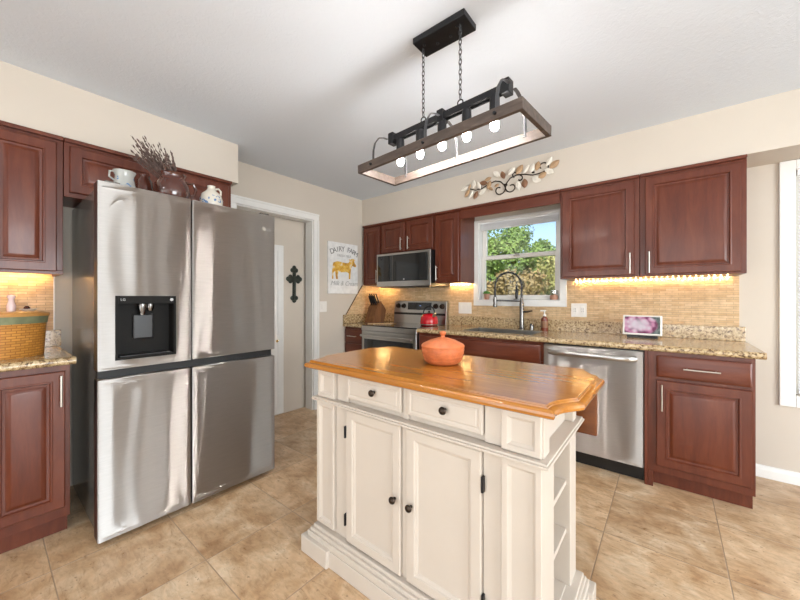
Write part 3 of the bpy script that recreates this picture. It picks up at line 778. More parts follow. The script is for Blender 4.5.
for i in range(85):
    a = random.uniform(-1, 1); r = random.uniform(-1, 1)
    p0 = Vector((.66+r*.025, -2.595+a*.03, FT+.13)); p2 = Vector((.66+r*.07, -2.69+a*.105, FT+random.uniform(.25, .37)-.03*max(a, 0)))
    b.tube([p0, p0.lerp(p2, .5), p2], [.0012, .0012, .001], 5)
    d = (p2-p0).normalized()
    for k in range(4):
        q = p0.lerp(p2, .55+.12*k); sd = Vector((random.uniform(-1, 1), random.uniform(-1, 1), random.uniform(-1, 1)))*.003
        b.tube([q+sd, q+sd+d*.009, q+sd*2+d*.018], [.0015, .0042, .001], 5)
tag(b.build('dried_stems', 'dried_stem'), 'bunch of brown dried flower stems in the brown pot', 'dried flowers')
jug('stoneware_jug', 'white stoneware jug with blue flowers, rightmost on the refrigerator', 'jug', .68, -2.38, [(.052, 0), (.064, .03), (.068, .08), (.058, .115), (.03, .14), (.022, .155), (.024, .172), (.018, .172), (.016, .15)], 'blue_pottery',
    [(.024, .158), (.045, .165), (.060, .15), (.058, .125), (.045, .11)], .0065)

# ============================================================ doorway wall things
t = thing('farm_sign', 'white farm sign with a yellow painted cow on the left wall', 'sign', (.012, -.634, 1.27))
MB().box(.001, .022, -.876, -.418, 1.266, 1.862).build('board', 'fabric_white', t, .002)
def arc_text(s, size, R, yc, zc, mat, span):
    k = len(s)
    for i, ch in enumerate(s):
        if ch == ' ': continue
        a = (i-(k-1)/2)/(k-1)*span
        Mx = Matrix.Translation((.0228, yc+R*math.sin(a), zc+R*math.cos(a)-R)) @ RX @ Matrix.Rotation(-a, 4, 'Z')
        text_mesh('letter', ch, size, mat, t, Mx)
arc_text('DAIRY FARM', .085, .45, -.634, 1.79, 'lettering', .86)
text_mesh('small_lettering', 'FRESH MILK', .042, 'lettering_pale', t, Matrix.Translation((.0228, -.634, 1.71)) @ RX)
text_mesh('script_lettering', 'Milk & Cream', .075, 'lettering_pale', t, Matrix.Translation((.0228, -.634, 1.385)) @ RX, shear=.35)
cow = [(-.20, .12), (-.185, .19), (-.12, .215), (.02, .20), (.07, .205), (.09, .235), (.075, .26), (.10, .255), (.12, .265), (.155, .27), (.19, .25), (.165, .245), (.175, .215), (.205, .18), (.20, .155), (.17, .155), (.14, .17), (.115, .13), (.105, .06), (.10, -.02), (.075, -.02), (.075, .06), (.04, .075), (-.06, .065), (-.10, .08), (-.115, .03), (-.11, -.03), (-.14, -.03), (-.15, .03), (-.155, .08), (-.18, .06), (-.185, -.03), (-.205, -.03), (-.205, .05)]
MB().prism([(-.634+a*.92, 1.46+c*.85) for a, c in cow], .0223, .0235, 'x').build('painted_cow', 'cow_paint', t)
t = thing('light_switch', 'white switch plate on the wall beside the doorway casing', 'switch', (.004, -.935, 1.06))
MB().box(.001, .007, -.985, -.885, 1.06, 1.178).build('plate', 'plastic_white', t, .002)
MB().box(.0072, .012, -.955, -.915, 1.09, 1.148).build('rocker', 'plastic_white', t, .001)
# cross
t = thing('wall_cross', 'dark ornate metal cross hanging on the hallway wall', 'cross', (-.145, -1.204, 1.18))
def trefoil(b, cy_, cz_, dy, dz, r):
    for a, c in ((dy*r, dz*r), (dz*r*.85, -dy*r*.85), (-dz*r*.85, dy*r*.85)): b.lathe([(r*.85, -.006), (r*.95, 0), (r*.5, .006)], (-.145, cy_+a, cz_+c), 14, axis='x')
b = MB(); b.box(-.151, -.141, -1.223, -1.185, 1.22, 1.51).box(-.151, -.141, -1.25, -1.158, 1.395, 1.445)
trefoil(b, -1.204, 1.515, 0, 1, .027); trefoil(b, -1.204, 1.215, 0, -1, .027); trefoil(b, -1.252, 1.42, -1, 0, .027); trefoil(b, -1.156, 1.42, 1, 0, .027)
b.lathe([(.032, -.004), (.03, .007), (.01, .010)], (-.145, -1.204, 1.42), 18, axis='x')
b.tube([(-.139, -1.204, 1.23), (-.138, -1.204, 1.32), (-.139, -1.204, 1.40)], [.010, .014, .010], 8)
b.build('cross', 'cross_metal', t, smooth=40)

# outlets
def outlet(label, x0, x1, z0, z1, k):
    t = thing('outlet_plate', label, 'outlet', ((x0+x1)/2, -.01, z0))
    MB().box(x0, x1, -.0145, -.0083, z0, z1).build('plate', 'plastic_white', t, .0015)
    w = (x1-x0)/k
    for i in range(k):
        c = x0+w*(i+.5); s = MB().box(c-.016, c+.016, -.0175, -.0147, z0+.03, z1-.03).build('insert', 'plastic_white', t, .001)
        if k == 2:
            b = MB()
            for zz in (z0+.05, z1-.05): b.box(c-.007, c-.005, -.0185, -.0176, zz-.006, zz+.006).box(c+.005, c+.007, -.0185, -.0176, zz-.006, zz+.006)
            b.build('slots', 'dark_gap', s)
outlet('white triple switch plate on the tile left of the sink window', 1.20, 1.355, 1.045, 1.168, 3)
outlet('white double outlet plate on the tile right of the sink window', 2.335, 2.458, 1.048, 1.168, 2)

# faucet
t = thing('kitchen_faucet', 'tall spring-neck pull-down faucet behind the sink', 'faucet', (1.915, -.075, CT1))
fx_, fy_ = 1.915, -.075
MB().lathe([(.030, .0005), (.030, .008), (.021, .014), (.021, .25), (.016, .262), (.013, .30)], (fx_, fy_, CT1), 24).build('post', 'chrome_dark', t, smooth=40)
pts = []
for i in range(40):
    s = i/39
    if s < .3: q = (0, 1.20+.13*(s/.3)+.0)
    elif s < .85:
        a = PI*(s-.3)/.55; q = (-.127+.127*math.cos(a), 1.33+.135*math.sin(a))
    else: q = (-.254, 1.33-.11*(s-.85)/.15)
    pts.append((fx_+q[0], fy_-.0+q[0]*.12*-1*-1, q[1]))
MB().tube(pts, .008, 10).build('hose', 'black_plastic', t, smooth=True)
b = MB(); hp = []
P = [Vector(p) for p in pts]; K = 420
for i in range(K):
    s = i/(K-1)*(len(P)-1); j = min(int(s), len(P)-2); c = P[j].lerp(P[j+1], s-j)
    d = (P[j+1]-P[j]).normalized(); side = Vector((0, 1, 0)); u = d.cross(side).normalized()
    a = i*2*PI/9
    hp.append(c+(u*math.cos(a)+side*math.sin(a))*.0115)
b.tube(hp, .0022, 5); b.build('spring', 'chrome_dark', t, smooth=True)
ex, ey = pts[-1][0], pts[-1][1]
MB().lathe([(.010, .10), (.016, .095), (.018, .03), (.022, .0), (.018, -.006)], (ex, ey, 1.13), 18).build('spray_head', 'chrome_dark', t, smooth=40)
MB().tube([(fx_, fy_, 1.185), (ex, ey, 1.19)], .007, 8).lathe([(.020, -.01), (.020, .012)], (ex, ey, 1.19), 16).build('holder_arm', 'chrome_dark', t, smooth=40)
MB().tube([(fx_+.015, fy_, 1.085), (fx_+.05, fy_-.005, 1.085), (fx_+.105, fy_-.02, 1.095)], [.011, .009, .007], 10).build('lever', 'chrome_dark', t, smooth=True)
t = thing('air_gap_cap', 'short chrome air gap cap on the granite right of the faucet', 'air gap', (2.008, -.075, CT1))
MB().lathe([(.018, .0005), (.018, .05), (.014, .058), (.004, .06)], (2.008, -.075, CT1), 18).build('cap', 'chrome_dark', t, smooth=40)
# soap
t = thing('soap_bottle', 'brown soap bottle with pale pump right of the faucet', 'soap bottle', (2.13, -.095, CT1))
MB().lathe([(.029, .0005), (.031, .01), (.031, .10), (.025, .12), (.012, .128), (.012, .135)], (2.13, -.095, CT1), 24).build('bottle', 'soap_brown', t, smooth=40)
MB().lathe([(.014, .1352), (.014, .15), (.005, .152), (.005, .18)], (2.13, -.095, CT1), 16).box(2.094, 2.142, -.102, -.088, CT1+.178, CT1+.19).build('pump', 'plastic_white', t, smooth=40)
MB().lathe([(.0314, .03), (.0314, .09)], (2.13, -.095, CT1), 24, cap0=False, cap1=False).build('paper_label', 'leaf_brown', t)
# sill things
SIL = 1.1993
def potted(name, label, x, y, r, h, leaves):
    t = thing(name, label, 'potted plant', (x, y, SIL))
    MB().lathe([(r*.75, .0005), (r, h), (r*.88, h), (r*.85, h*.8)], (x, y, SIL), 20).build('pot', 'clay_pot', t, smooth=40)
    b = MB()
    for i in range(leaves):
        a = random.uniform(0, 2*PI); e = random.uniform(.2, 1.4); L = random.uniform(.03, .055)
        d = Vector((math.cos(a)*math.cos(e), math.sin(a)*math.cos(e)*.6, math.sin(e)))
        q = Vector((x, y, SIL+h*.8))
        b.tube([q, q+d*L*.6, q+d*L], [.002, .007, .001], 5)
    b.build('leaves', 'green_leaf', t)
potted('potted_succulent', 'small green plant in a clay pot on the left end of the sill', 1.525, .004, .032, .06, 60)
t = thing('glass_jar', 'small glass jar with tan filling at the right end of the sill', 'jar', (2.185, .008, SIL))
MB().lathe([(.034, .0005), (.036, .03), (.030, .045)], (2.185, .008, SIL), 20).build('filling', 'clay_pot', t, smooth=40)
MB().lathe([(.030, .0455), (.034, .06), (.03, .085), (.03, .09)], (2.185, .008, SIL), 20).build('rim', 'clear_glass', t, smooth=40)
t = thing('black_bottle', 'slim black bottle standing on the sill behind the faucet', 'bottle', (1.835, .01, SIL))
MB().lathe([(.030, .0005), (.030, .006), (.010, .010), (.014, .03), (.015, .09), (.009, .10), (.010, .135), (.006, .137)], (1.835, .01, SIL), 18).build('bottle', 'black_plastic', t, smooth=40)

# smart display
t = thing('smart_display', 'white-framed smart display showing a pink peony on the granite', 'display', (2.86, -.17, CT1))
Mt = Matrix.Translation((2.86, -.205, .935)) @ Matrix.Rotation(-.2, 4, 'X')
MB(Mt).box(-.122, .122, -.006, .006, 0, .152).build('frame', 'plastic_white', t, .006)
o = MB(); o.box(-.109, .109, -.0002, .0006, -.063, .063); s_ = o.build('screen', 'peony_screen')
s_.parent = t; s_.matrix_parent_inverse = Matrix(); s_.location = Vector((2.86, -.205, .935)) + Matrix.Rotation(-.2, 3, 'X') @ Vector((0, -.0072, .077)) - Vector(t.location); s_.rotation_euler = (-.2, 0, 0)
MB().prism([(-.205, CT1+.0005), (-.100, CT1+.0005), (-.125, CT1+.055), (-.175, CT1+.055), (-.198, CT1+.022)], 2.765, 2.955, 'x').build('base', 'black_plastic', t, .003)

# knife block
t = thing('knife_block', 'wooden block full of black-handled knives left of the range', 'knife block', (.185, -.27, CT1))
MB().prism([(-.40, CT1+.0005), (-.19, CT1+.0005), (-.15, CT1+.15), (-.245, CT1+.262), (-.325, CT1+.19)], .115, .255, 'x').build('block', 'knife_wood', t, .004)
for i in range(7):
    x = .131+.018*i; k_ = i % 2
    q = Vector((x, -.298 if k_ else -.268, CT1+(.217 if k_ else .243)))
    MB().tube([q, q+Vector((0, -.03, .055)), q+Vector((0, -.055, .11))], [.0095, .0105, .009], 8, (1, .75)).build('knife_handle', 'black_plastic', t, smooth=40)
# spoon
t = thing('wooden_spoon', 'pale wooden spoon lying on the left of the black cooktop', 'spoon', (.5, -.42, .918))
MB().tube([(.37, -.60, .9245), (.47, -.47, .9245), (.545, -.375, .9245)], [.005, .005, .006], 8).lathe([(.003, -.0), (.018, .002), (.024, .007), (.020, .006), (.003, .003)], (.558, -.355, .9185), 16, 1, 1.3).build('spoon', 'light_wood', t, smooth=40)
# kettle
kx, ky, kz = .990, -.285, .9175
t = thing('tea_kettle', 'shiny red kettle with black handle on the cooktop', 'kettle', (kx, ky, kz))
MB().lathe([(.086, .0005), (.096, .01), (.098, .045), (.090, .09), (.066, .122), (.032, .132)], (kx, ky, kz), 32).build('body', 'red_enamel', t, smooth=50)
MB().lathe([(.0955, .008), (.0985, .012), (.0985, .02)], (kx, ky, kz), 32, cap0=False, cap1=False).build('base_ring', 'nickel', t, smooth=50)
MB().lathe([(.030, .1325), (.026, .140), (.008, .142), (.012, .154), (.006, .160)], (kx, ky, kz), 20).build('lid', 'black_plastic', t, smooth=40)
MB().tube([(kx+.06, ky-.02, kz+.09), (kx+.088, ky-.03, kz+.12), (kx+.102, ky-.035, kz+.135)], [.02, .013, .012], 12).build('spout', 'nickel', t, smooth=40)
MB().tube([(kx-.075, ky, kz+.08)]+[(kx-.075*math.cos(PI*i/10), ky, kz+.125+.085*math.sin(PI*i/10)) for i in range(11)]+[(kx+.075, ky, kz+.08)], .008, 8).build('handle', 'black_plastic', t, smooth=40)

# basket
bx0, by0 = .35, -3.345
t = thing('woven_basket', 'oval woven honey-coloured basket with green rim on the left worktop', 'basket', (bx0, by0, CT1))
def ovalband(z0, r0, z1, r1, seg=64):
    L = []
    for (z, r) in ((z0, r0), (z1, r1)): L.append([(bx0+.17*r*math.cos(2*PI*i/seg), by0+.25*r*math.sin(2*PI*i/seg), z) for i in range(seg)])
    return L
me = MB(); lay = me.bm.loops.layers.uv.new('uv')
L = ovalband(CT1+.0005, .95, CT1+.175, .99)
me.loops(L, True, False)
for f in me.bm.faces:
    for lp in f.loops:
        p_ = lp.vert.co; a_ = math.atan2((p_.y-by0)/.25, (p_.x-bx0)/.17)
        lp[lay].uv = (a_*.21, p_.z)
me.build('woven_side', 'weave', t, smooth=True)
b = MB(); L = ovalband(CT1+.170, 1.0, CT1+.207, 1.02); b.loops(L, True, True); b.build('green_band', 'basket_band', t, smooth=30)
wood('basket_wood', [(.3, (.50, .22, .05)), (.7, (.66, .34, .10))], (6, 1, 6), .4, .3)
b = MB(); b.loops(ovalband(CT1+.2075, 1.04, CT1+.222, 1.035)+ovalband(CT1+.227, .99, CT1+.230, .95), True, True); b.build('lid', 'basket_wood', t, smooth=30)
LT = CT1+.2305
t = thing('glass_cruet', 'small pale pink glass cruet standing on the basket lid', 'cruet', (.33, -3.225, LT))
MB().lathe([(.016, .0005), (.018, .03), (.012, .05), (.010, .065), (.016, .075), (.014, .085), (.003, .09)], (.33, -3.225, LT), 16).build('body', 'pink_glass', t, smooth=50)
t = thing('small_dish', 'little white dish with a dark trinket on the basket lid', 'dish', (.33, -3.165, LT))
MB().lathe([(.018, .0005), (.034, .012), (.032, .013), (.014, .004)], (.33, -3.165, LT), 20).build('dish', 'plastic_white', t, smooth=50)
MB().lathe([(.010, .006), (.014, .018), (.006, .028)], (.33, -3.17, LT), 12).build('trinket', 'brown_glaze', t, smooth=50)

# ============================================================ island
t = thing('kitchen_island', 'cream kitchen island with honey wood top, drawers, doors and open end shelves', 'kitchen island', (2.27, -2.1, 0))
IX0, IX1, IY0, IY1 = 1.700, 2.736, -2.305, -1.845
b = MB()
b.box(IX0, 2.58, IY0+.010, IY1, .10, .7295)            # closed cupboard block
b.box(2.58, IX1, IY0+.010, IY0+.120, .10, .7295)       # front post of the shelf end
b.box(2.58, IX1-.004, IY1-.095, IY1, .10, .7295)       # rear post
b.build('body', 'island_paint', t, .003)
for k, z in enumerate((.530, .348, .138)):
    MB().box(2.5805, 2.718, IY0+.1205, IY1-.0955, z-.018, z).build('shelf', 'island_paint', t, .002)
b = MB()
for y in (IY0+.1208, IY1-.0962):
    for z in (.25, .44, .61): b.box(2.665, 2.673, y, y+.0006, z, z+.008)
b.build('peg_holes', 'dark_gap', t)
b = MB(); b.box(1.676, 2.758, -2.330, -1.822, .730, .738).box(1.681, 2.753, -2.325, -1.828, .738, .746); b.build('ledge', 'island_paint', t, .002)
b = MB(); b.box(1.712, 2.708, -2.284, -1.86, .746, .876).box(1.700, 1.820, -2.296, -2.24, .7465, .876).box(2.614, 2.737, -2.296, -2.24, .7465, .876).box(2.614, 2.737, -1.92, -1.865, .7465, .876)
b.build('apron', 'island_paint', t, .002)
IR = [(0, -.002), (.002, 0), (.018, 0), (.021, -.005), (.026, -.008), (.029, -.011)]
DR = [(0, -.003), (.004, 0), (.036, 0), (.039, -.005), (.046, -.007), (.050, -.011), (.053, -.011)]
panel('corner_panel', 'island_paint', t, (1.702, -2.309, .748), X, -Y, .116, .125, .0125, IR)
panel('corner_panel', 'island_paint', t, (2.612, -2.309, .748), X, -Y, .120, .125, .0125, IR)
panel('pilaster', 'island_paint', t, (1.702, -2.316, .152), X, -Y, .122, .574, .0205, IR)
panel('pilaster', 'island_paint', t, (2.615, -2.316, .152), X, -Y, .121, .574, .0205, IR)
for x0, x1 in ((1.828, 1.902), (2.551, 2.614), (2.2145, 2.2395)): MB().box(x0, x1, -2.302, -2.2955, .152, .726).build('stile', 'island_paint', t, .001)
def knob(parent, x, y, z):
    return MB().lathe([(.006, 0), (.006, -.009), (.012, -.014), (.0145, -.019), (.0125, -.024), (.008, -.027), (.003, -.028)], (x, y-.0005, z), 16, axis='y').build('knob', 'dark_bronze', parent, smooth=40)
for x0, x1, kx_ in ((1.906, 2.212, 2.187), (2.242, 2.547, 2.267)):
    d = panel('door', 'island_paint', t, (x0, -2.314, .142), X, -Y, x1-x0, .580, .018, DR); knob(d, kx_, -2.314, .436)
for x0, x1 in ((1.905, 2.211), (2.243, 2.549)):
    d = panel('drawer', 'island_paint', t, (x0, -2.308, .772), X, -Y, x1-x0, .098, .018, [(0, -.002), (.003, 0), (.012, 0), (.018, -.003), (.024, 0)] ); knob(d, (x0+x1)/2+.014, -2.308, .827)
for x0, x1 in ((1.828, 1.900), (2.553, 2.608), (2.2145, 2.2395)): MB().box(x0, x1, -2.296, -2.2845, .749, .874).build('drawer_stile', 'island_paint', t, .001)
for x, z in ((1.900, .622), (1.900, .234), (2.5525, .616), (2.5525, .234)):
    MB().box(x-.004, x+.004, -2.318, -2.3025, z-.026, z+.026).build('hinge', 'black_metal', t, .001)
# plinth
b = MB()
b.box(1.686, 2.758, -2.322, -1.836, .118, .134).box(1.674, 2.766, -2.332, -1.826, .102, .118).box(1.662, 2.774, -2.340, -1.814, .074, .102).box(1.652, 2.780, -2.344, -1.804, .001, .074)
b.build('plinth', 'island_paint', t, .003)
for x0, x1, y0, y1 in ((1.638, 1.826, -2.360, -2.27), (2.640, 2.794, -2.360, -2.27), (1.638, 1.826, -1.86, -1.785), (2.640, 2.794, -1.86, -1.785)):
    MB().box(x0, x1, y0, y1, .0008, .080).build('corner_foot', 'island_paint', t, .004)
# top with ogee edge and cut corners
def outline(off):
    x0, x1, y0, y1 = 1.590, 2.826, -2.342, -1.700
    cx_, cy_ = .048, .145
    base = []
    def curve(p, q, nrm):
        base.append(p)
        for i in range(1, 9):
            s = i/9; w = math.sin(PI*s**.75)*.020
            base.append((p[0]+(q[0]-p[0])*s+nrm[0]*w, p[1]+(q[1]-p[1])*s+nrm[1]*w))
        base.append(q)
    curve((x1-cx_, y0), (x1, y0+cy_), (-.9, .3)); curve((x1, y1-.11), (x1-.07, y1), (-.8, -.5))
    curve((x0+.07, y1), (x0, y1-.11), (.8, -.5)); curve((x0, y0+cy_), (x0+cx_, y0), (.9, .3))
    k = len(base); out = []
    for i, p in enumerate(base):
        a, c = Vector(base[i-1]), Vector(base[(i+1) % k]); p = Vector(p)
        e1 = (p-a).normalized(); e2 = (c-p).normalized()
        n1, n2 = Vector((-e1.y, e1.x)), Vector((-e2.y, e2.x)); m_ = (n1+n2).normalized()
        out.append(tuple(p+m_*off/max(.6, m_.dot(n1))))
    return out
L = [[(x, y, z) for x, y in outline(o_)] for o_, z in ((.030, .8765), (.012, .877), (.003, .882), (0, .890), (.002, .898), (.008, .903), (.018, .9045), (.019, .9085), (.022, .9092), (.0225, .9145))]
MB().loops(L).build('top', 'island_top', t, smooth=32)
MB().box(1.78, 2.786, -1.722, -1.702, .640, .874).build('drop_leaf', 'leaf_wood', t, .004)
b = MB(); b.box(1.90, 1.93, -1.84, -1.7225, .80, .874).box(2.60, 2.63, -1.84, -1.7225, .80, .874); b.build('leaf_bracket', 'island_paint', t)

# casserole
px, py, pz = 2.203, -1.985, .9149
t = thing('terracotta_casserole', 'round terracotta covered pot on the island top', 'casserole', (px, py, pz))
MB().lathe([(.066, .0005), (.080, .010), (.090, .034), (.096, .060), (.0965, .074)], (px, py, pz), 40).build('bowl', 'terracotta', t, smooth=50)
b = MB(); b.tube([(px+.096*math.cos(2*PI*i/48), py+.096*math.sin(2*PI*i/48), pz+.066+.002*math.sin(i*PI/2)) for i in range(49)], .0028, 6); b.build('rope_band', 'terracotta', t, smooth=True)
b = MB()
for i in range(40):
    for j in range(3):
        a_ = 2*PI*(i+.5*(j % 2))/40; r_ = (.0855, .0905, .0945)[j]; c_ = Vector((px+r_*math.cos(a_), py+r_*math.sin(a_), pz+.020+.015*j))
        d_ = Vector((-math.sin(a_), math.cos(a_), .35 if j % 2 else -.35))*.006
        b.tube([c_-d_, c_, c_+d_], [.001, .0032, .001], 5)
b.build('relief', 'terracotta', t, smooth=True)
l_ = MB().lathe([(.098, .0745), (.100, .082), (.094, .090), (.058, .108), (.024, .118), (.010, .121)], (px, py, pz), 40).build('lid', 'terracotta', t, smooth=50)
MB().lathe([(.010, .1212), (.008, .127), (.012, .133), (.016, .139), (.012, .147), (.003, .149)], (px, py, pz), 20).build('knob', 'terracotta', l_, smooth=50)

# ============================================================ pendant lamp
PC = Vector((2.208, -2.0, 0))
t = thing('pendant_lamp', 'rectangular wood-framed pendant lamp with five bare bulbs on chains', 'pendant lamp', (PC.x, PC.y, CEIL))
MB().box(2.074, 2.345, -2.046, -1.932, 2.417, CEIL-.0005).build('canopy', 'black_metal', t, .003)
b = MB()
for x in (2.115, 2.17, 2.24, 2.29): b.lathe([(.007, 0), (.006, -.006)], (x, -1.99+(.012 if x in (2.17, 2.24) else -.018), 2.4165), 10)
b.build('canopy_screws', 'black_plastic', t)
Mp = Matrix.Translation((PC.x, PC.y, 0)) @ Matrix.Rotation(math.radians(-4.6), 4, 'Z')
HL, HW, FT_ = .437, .137, .017
fr = MB(Mp)
for y in (-HW, HW-FT_): MB(Mp).box(-HL, HL, y, y+FT_, 1.862, 1.904).build('side_bar', 'pendant_wood', t, .001)
for x in (-HL, HL-FT_): MB(Mp).box(x, x+FT_, -HW+FT_, HW-FT_, 1.862, 1.904).build('end_bar', 'pendant_wood', t, .001)
b = MB(Mp); b.box(-.315, .315, -.016, -.010, 2.030, 2.060).box(-.315, .315, .010, .016, 2.030, 2.060).box(-.315, .315, -.010, .010, 2.040, 2.052)
b.build('rail', 'black_metal', t, .001)
for x in (-.315, 0, .315):
    MB(Mp).box(x-.017, x+.017, -.022, .022, 2.018, 2.075).build('rail_clamp', 'black_metal', t, .003)
for x in (-.335, .0, .335):
    for s in (-1, 1):
        q = [(x, s*.0225, 2.045), (x, s*.05, 2.043), (x, s*.085, 2.03), (x, s*.11, 1.995), (x, s*.120, 1.955), (x, s*.1215, 1.91), (x, s*.119, 1.885)]
        st = MB(Mp).tube(q, .008, 8, (.28, 1)).build('strap', 'strap_metal', t, smooth=40)
        MB(Mp).lathe([(.006, s*(HW)), (.006, s*(HW+.008))], (x, 0, 1.883), 10, axis='y').build('bolt', 'black_metal', st)
first = None
for i in range(5):
    x = -.262+.131*i
    MB(Mp).lathe([(.020, 2.030), (.021, 2.0), (.021, 1.955), (.017, 1.948)], (x, 0, 0), 18).build('socket', 'black_metal', t, smooth=40)
    MB(Mp).lathe([(.010, 1.9475), (.011, 1.940), (.016, 1.928), (.0175, 1.916), (.0155, 1.904), (.009, 1.896), (.002, 1.894)], (x, 0, 0), 18).build('bulb', 'bulb_glow', t, smooth=True)
def chain(x, y, z0, z1):
    b = MB(); n_ = int((z1-z0)/.021); st = (z1-z0)/n_
    for i in range(n_):
        zc = z0+st*(i+.5); ax = i % 2; pts = []
        for k in range(13):
            a = 2*PI*k/12; u = .0065*math.cos(a); w = .0145*math.sin(a)
            pts.append((x+(u if ax else 0), y+(0 if ax else u), zc+w))
        b.tube(pts, .0021, 6)
    return b.build('chain', 'strap_metal', t, smooth=True)
chain(2.098, -1.992, 2.088, 2.4165); chain(2.306, -2.008, 2.088, 2.4165)
for x, y in ((2.098, -1.992), (2.306, -2.008)):
    MB().tube([(x+.013*math.cos(2*PI*k/16), y, 2.074+.013*math.sin(2*PI*k/16)) for k in range(17)], .003, 6).build('ring', 'black_metal', t, smooth=True)

# ============================================================ vine decoration on the soffit
t = thing('leaf_wall_decor', 'metal vine with cream and brown leaves above the sink window', 'wall decor', (1.85, -.33, 2.28))
yv = -.333
def dz(a): return -(a-1.45)*.038
def vine(pts, r=.0052): MB().tube([(a, yv, c+dz(a)) for a, c in pts], r, 7).build('stem', 'dark_bronze', t, smooth=True)
def spiral(cx_, cz_, r0, r1, a0, a1, k=26): return [(cx_+(r0+(r1-r0)*i/k)*math.cos(a0+(a1-a0)*i/k), cz_+(r0+(r1-r0)*i/k)*math.sin(a0+(a1-a0)*i/k)) for i in range(k+1)]
vine([(1.50, 2.285), (1.56, 2.262), (1.63, 2.268), (1.70, 2.30), (1.76, 2.315), (1.81, 2.30), (1.845, 2.262), (1.855, 2.235)])
vine([(1.855, 2.235), (1.865, 2.275), (1.90, 2.315), (1.96, 2.335), (2.03, 2.325), (2.10, 2.305), (2.17, 2.312), (2.24, 2.335)])
vine(spiral(1.797, 2.230, .058, .014, 0, -5.4)); vine(spiral(1.910, 2.235, .055, .014, PI, PI+5.4))
vine(spiral(2.180, 2.360, .055, .016, -1.3, 3.8)); vine(spiral(1.595, 2.300, .035, .010, -2.0, 2.6)); vine(spiral(1.985, 2.295, .030, .010, 1.4, -2.6)); vine(spiral(1.945, 2.345, .03, .01, 4.4, .8))
def leaf(cx_, cz_, ang, L, W, mat):
    cz_ += dz(cx_)
    b = MB(); k = 12; d = Vector((math.cos(ang), math.sin(ang))); q = Vector((-d.y, d.x))
    top = [(Vector((cx_, cz_))+d*(L*(i/k-.5))+q*W*math.sin(PI*(i/k))**.8*.5) for i in range(k+1)]
    bot = [(Vector((cx_, cz_))+d*(L*(i/k-.5))-q*W*math.sin(PI*(i/k))**.8*.5) for i in range(k-1, 0, -1)]
    rim = top+bot
    A = [b.v((p.x, yv-.004, p.y)) for p in rim]; B = [b.v((p.x, yv-.0065, p.y)) for p in rim]
    b.face(A)
    spine = [b.v((cx_+d.x*L*(i/k-.5), yv-.0115, cz_+d.y*L*(i/k-.5))) for i in range(1, k)]
    for i in range(len(rim)): b.face([A[i], A[(i+1) % len(rim)], B[(i+1) % len(rim)], B[i]])
    N = len(rim)
    for sgn in (0, 1):
        idx = [i for i in range(k+1)] if sgn == 0 else [0]+[N-i for i in range(1, k)]+[k]
        for i in range(k):
            s0 = spine[i-1] if i > 0 else None; s1 = spine[i] if i < k-1 else None
            vs = [v_ for v_ in (B[idx[i]], B[idx[i+1]], s1, s0) if v_ is not None]
            if len(vs) > 2: b.face(vs)
    b.build('leaf', mat, t)
C_, T_, B_ = 'leaf_cream', 'leaf_tan', 'leaf_brown'
for a in [(1.445, 2.295, .3, .085, .04, C_), (1.475, 2.245, .9, .09, .042, T_), (1.515, 2.225, 1.0, .085, .04, C_), (1.565, 2.212, 1.1, .085, .045, B_), (1.50, 2.305, 1.2, .05, .025, T_), (1.545, 2.325, 1.5, .08, .04, C_), (1.60, 2.298, 2.0, .08, .04, C_),
          (1.645, 2.315, 2.9, .085, .045, B_), (1.690, 2.345, .2, .07, .035, T_), (1.700, 2.290, 1.2, .08, .045, T_), (1.635, 2.235, .7, .09, .045, C_), (1.715, 2.250, 2.5, .06, .03, T_), (1.775, 2.375, 2.4, .09, .045, C_), (1.835, 2.355, 1.9, .08, .045, B_), (1.775, 2.27, .5, .05, .03, T_),
          (1.915, 2.375, .8, .09, .05, C_), (1.985, 2.375, .9, .095, .055, T_), (2.045, 2.368, .9, .09, .04, C_), (1.975, 2.235, 1.8, .09, .045, C_), (2.03, 2.245, 1.6, .085, .055, B_), (2.095, 2.365, 1.2, .085, .045, C_), (2.14, 2.375, 1.3, .08, .05, T_), (2.13, 2.262, 2.6, .09, .055, C_),
          (2.18, 2.288, .5, .08, .05, T_), (2.235, 2.312, 2.6, .09, .05, C_), (2.235, 2.395, 1.0, .085, .04, C_), (2.275, 2.36, .6, .095, .055, T_)]: leaf(*a)
MB().box(1.84, 1.87, -.3315, -.3225, 2.24, 2.26).box(1.60, 1.62, -.3315, -.3225, 2.262, 2.275).box(2.09, 2.11, -.3315, -.3225, 2.30, 2.312).build('wall_mount', 'dark_bronze', t)

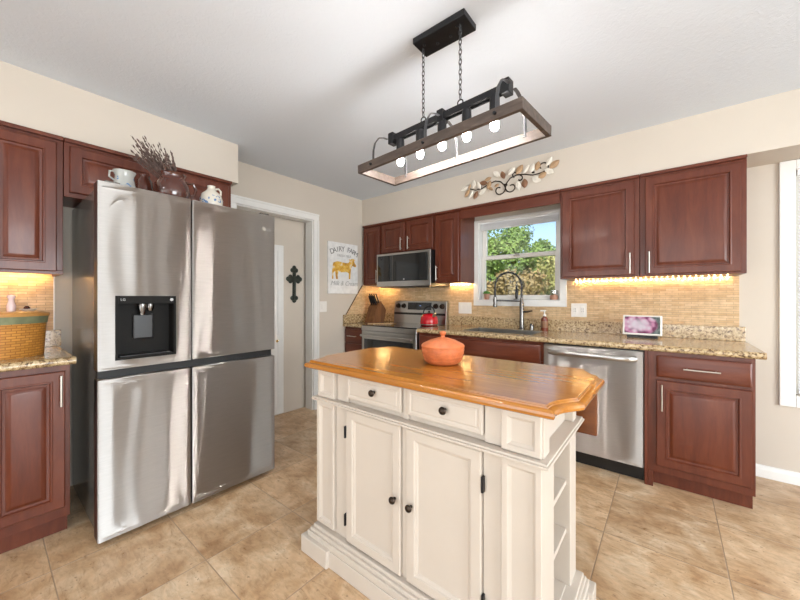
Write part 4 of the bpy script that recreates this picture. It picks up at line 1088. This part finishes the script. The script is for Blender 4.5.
# ============================================================ outdoors
struct(MB().box(-14, 18, .3, 34, -.45, -.35).build('ground', 'lawn'))
def tree(label, x, y, r, h, mat, k, zc=None, sz=1.1):
    t = thing('tree', label, 'tree', (x, y, -.35), 'trees outside the kitchen window')
    zc = zc or h
    b = MB(); b.tube([(x, y, -.35), (x+.1, y, zc*.5), (x-.1, y+.1, zc)], [.16, .12, .05], 8)
    for i in range(7):
        a = random.uniform(0, 2*PI); q = Vector((x, y, zc*random.uniform(.35, .9)))
        b.tube([q, q+Vector((math.cos(a)*r*.4, math.sin(a)*r*.4, r*.4)), q+Vector((math.cos(a)*r*.8, math.sin(a)*r*.8, r*.6))], [.05, .03, .01], 6)
    b.build('trunk', 'bark', t)
    vs, fs = [], []
    for c in range(40):
        while True:
            q = Vector((random.uniform(-1, 1), random.uniform(-1, 1), random.uniform(-1, 1)))
            if .35 < q.length < 1: break
        cc_ = Vector((q.x*r, q.y*r, q.z*r*sz)); cr = r*random.uniform(.22, .4)
        for i in range(k//40):
            d = Vector((random.gauss(0, 1), random.gauss(0, 1), random.gauss(0, 1))).normalized()
            p_ = cc_+d*cr*random.uniform(.6, 1)+Vector((0, 0, zc+.35)); s = random.uniform(.03, .06)*(1+y/30)
            u = Vector((random.uniform(-1, 1), random.uniform(-1, 1), random.uniform(-1, 1))).normalized(); w = u.cross(d+Vector((.01, .02, .3))).normalized()
            j = len(vs); vs += [tuple(p_-u*s), tuple(p_-w*s*.6), tuple(p_+u*s), tuple(p_+w*s*.6)]; fs.append((j, j+1, j+2, j+3))
    m_ = bpy.data.meshes.new('foliage'); m_.from_pydata(vs, [], fs); m_.materials.append(MATS[mat])
    o = bpy.data.objects.new('foliage', m_); COL.objects.link(o); o.parent = t
tree('orange-brown shrub filling the lower window pane', -.1, 4.9, 1.0, 1.2, 'foliage_orange', 18000, .72)
tree('yellow-green shrub left of the orange one', -2.9, 6.2, 1.1, 1.4, 'foliage_yellow', 13000, .9)
tree('yellow-green tree at the right of the window view', .9, 8.0, 1.0, 2.4, 'foliage_yellow', 15000, 1.75)
tree('bright green leafy tree rising at the middle of the window view', -1.9, 9.7, 1.5, 3.0, 'foliage_green', 20000, 2.5)
tree('tall dark green tree at the back left', -6.6, 14.0, 2.1, 2.6, 'foliage_deep', 9000, 2.2)
tree('tall dark green tree at the middle back', -1.4, 14.6, 2.1, 2.4, 'foliage_deep', 14000, 1.9)
tree('tall dark green tree at the back right', 4.2, 13.5, 2.0, 2.4, 'foliage_deep', 9000, 1.9)
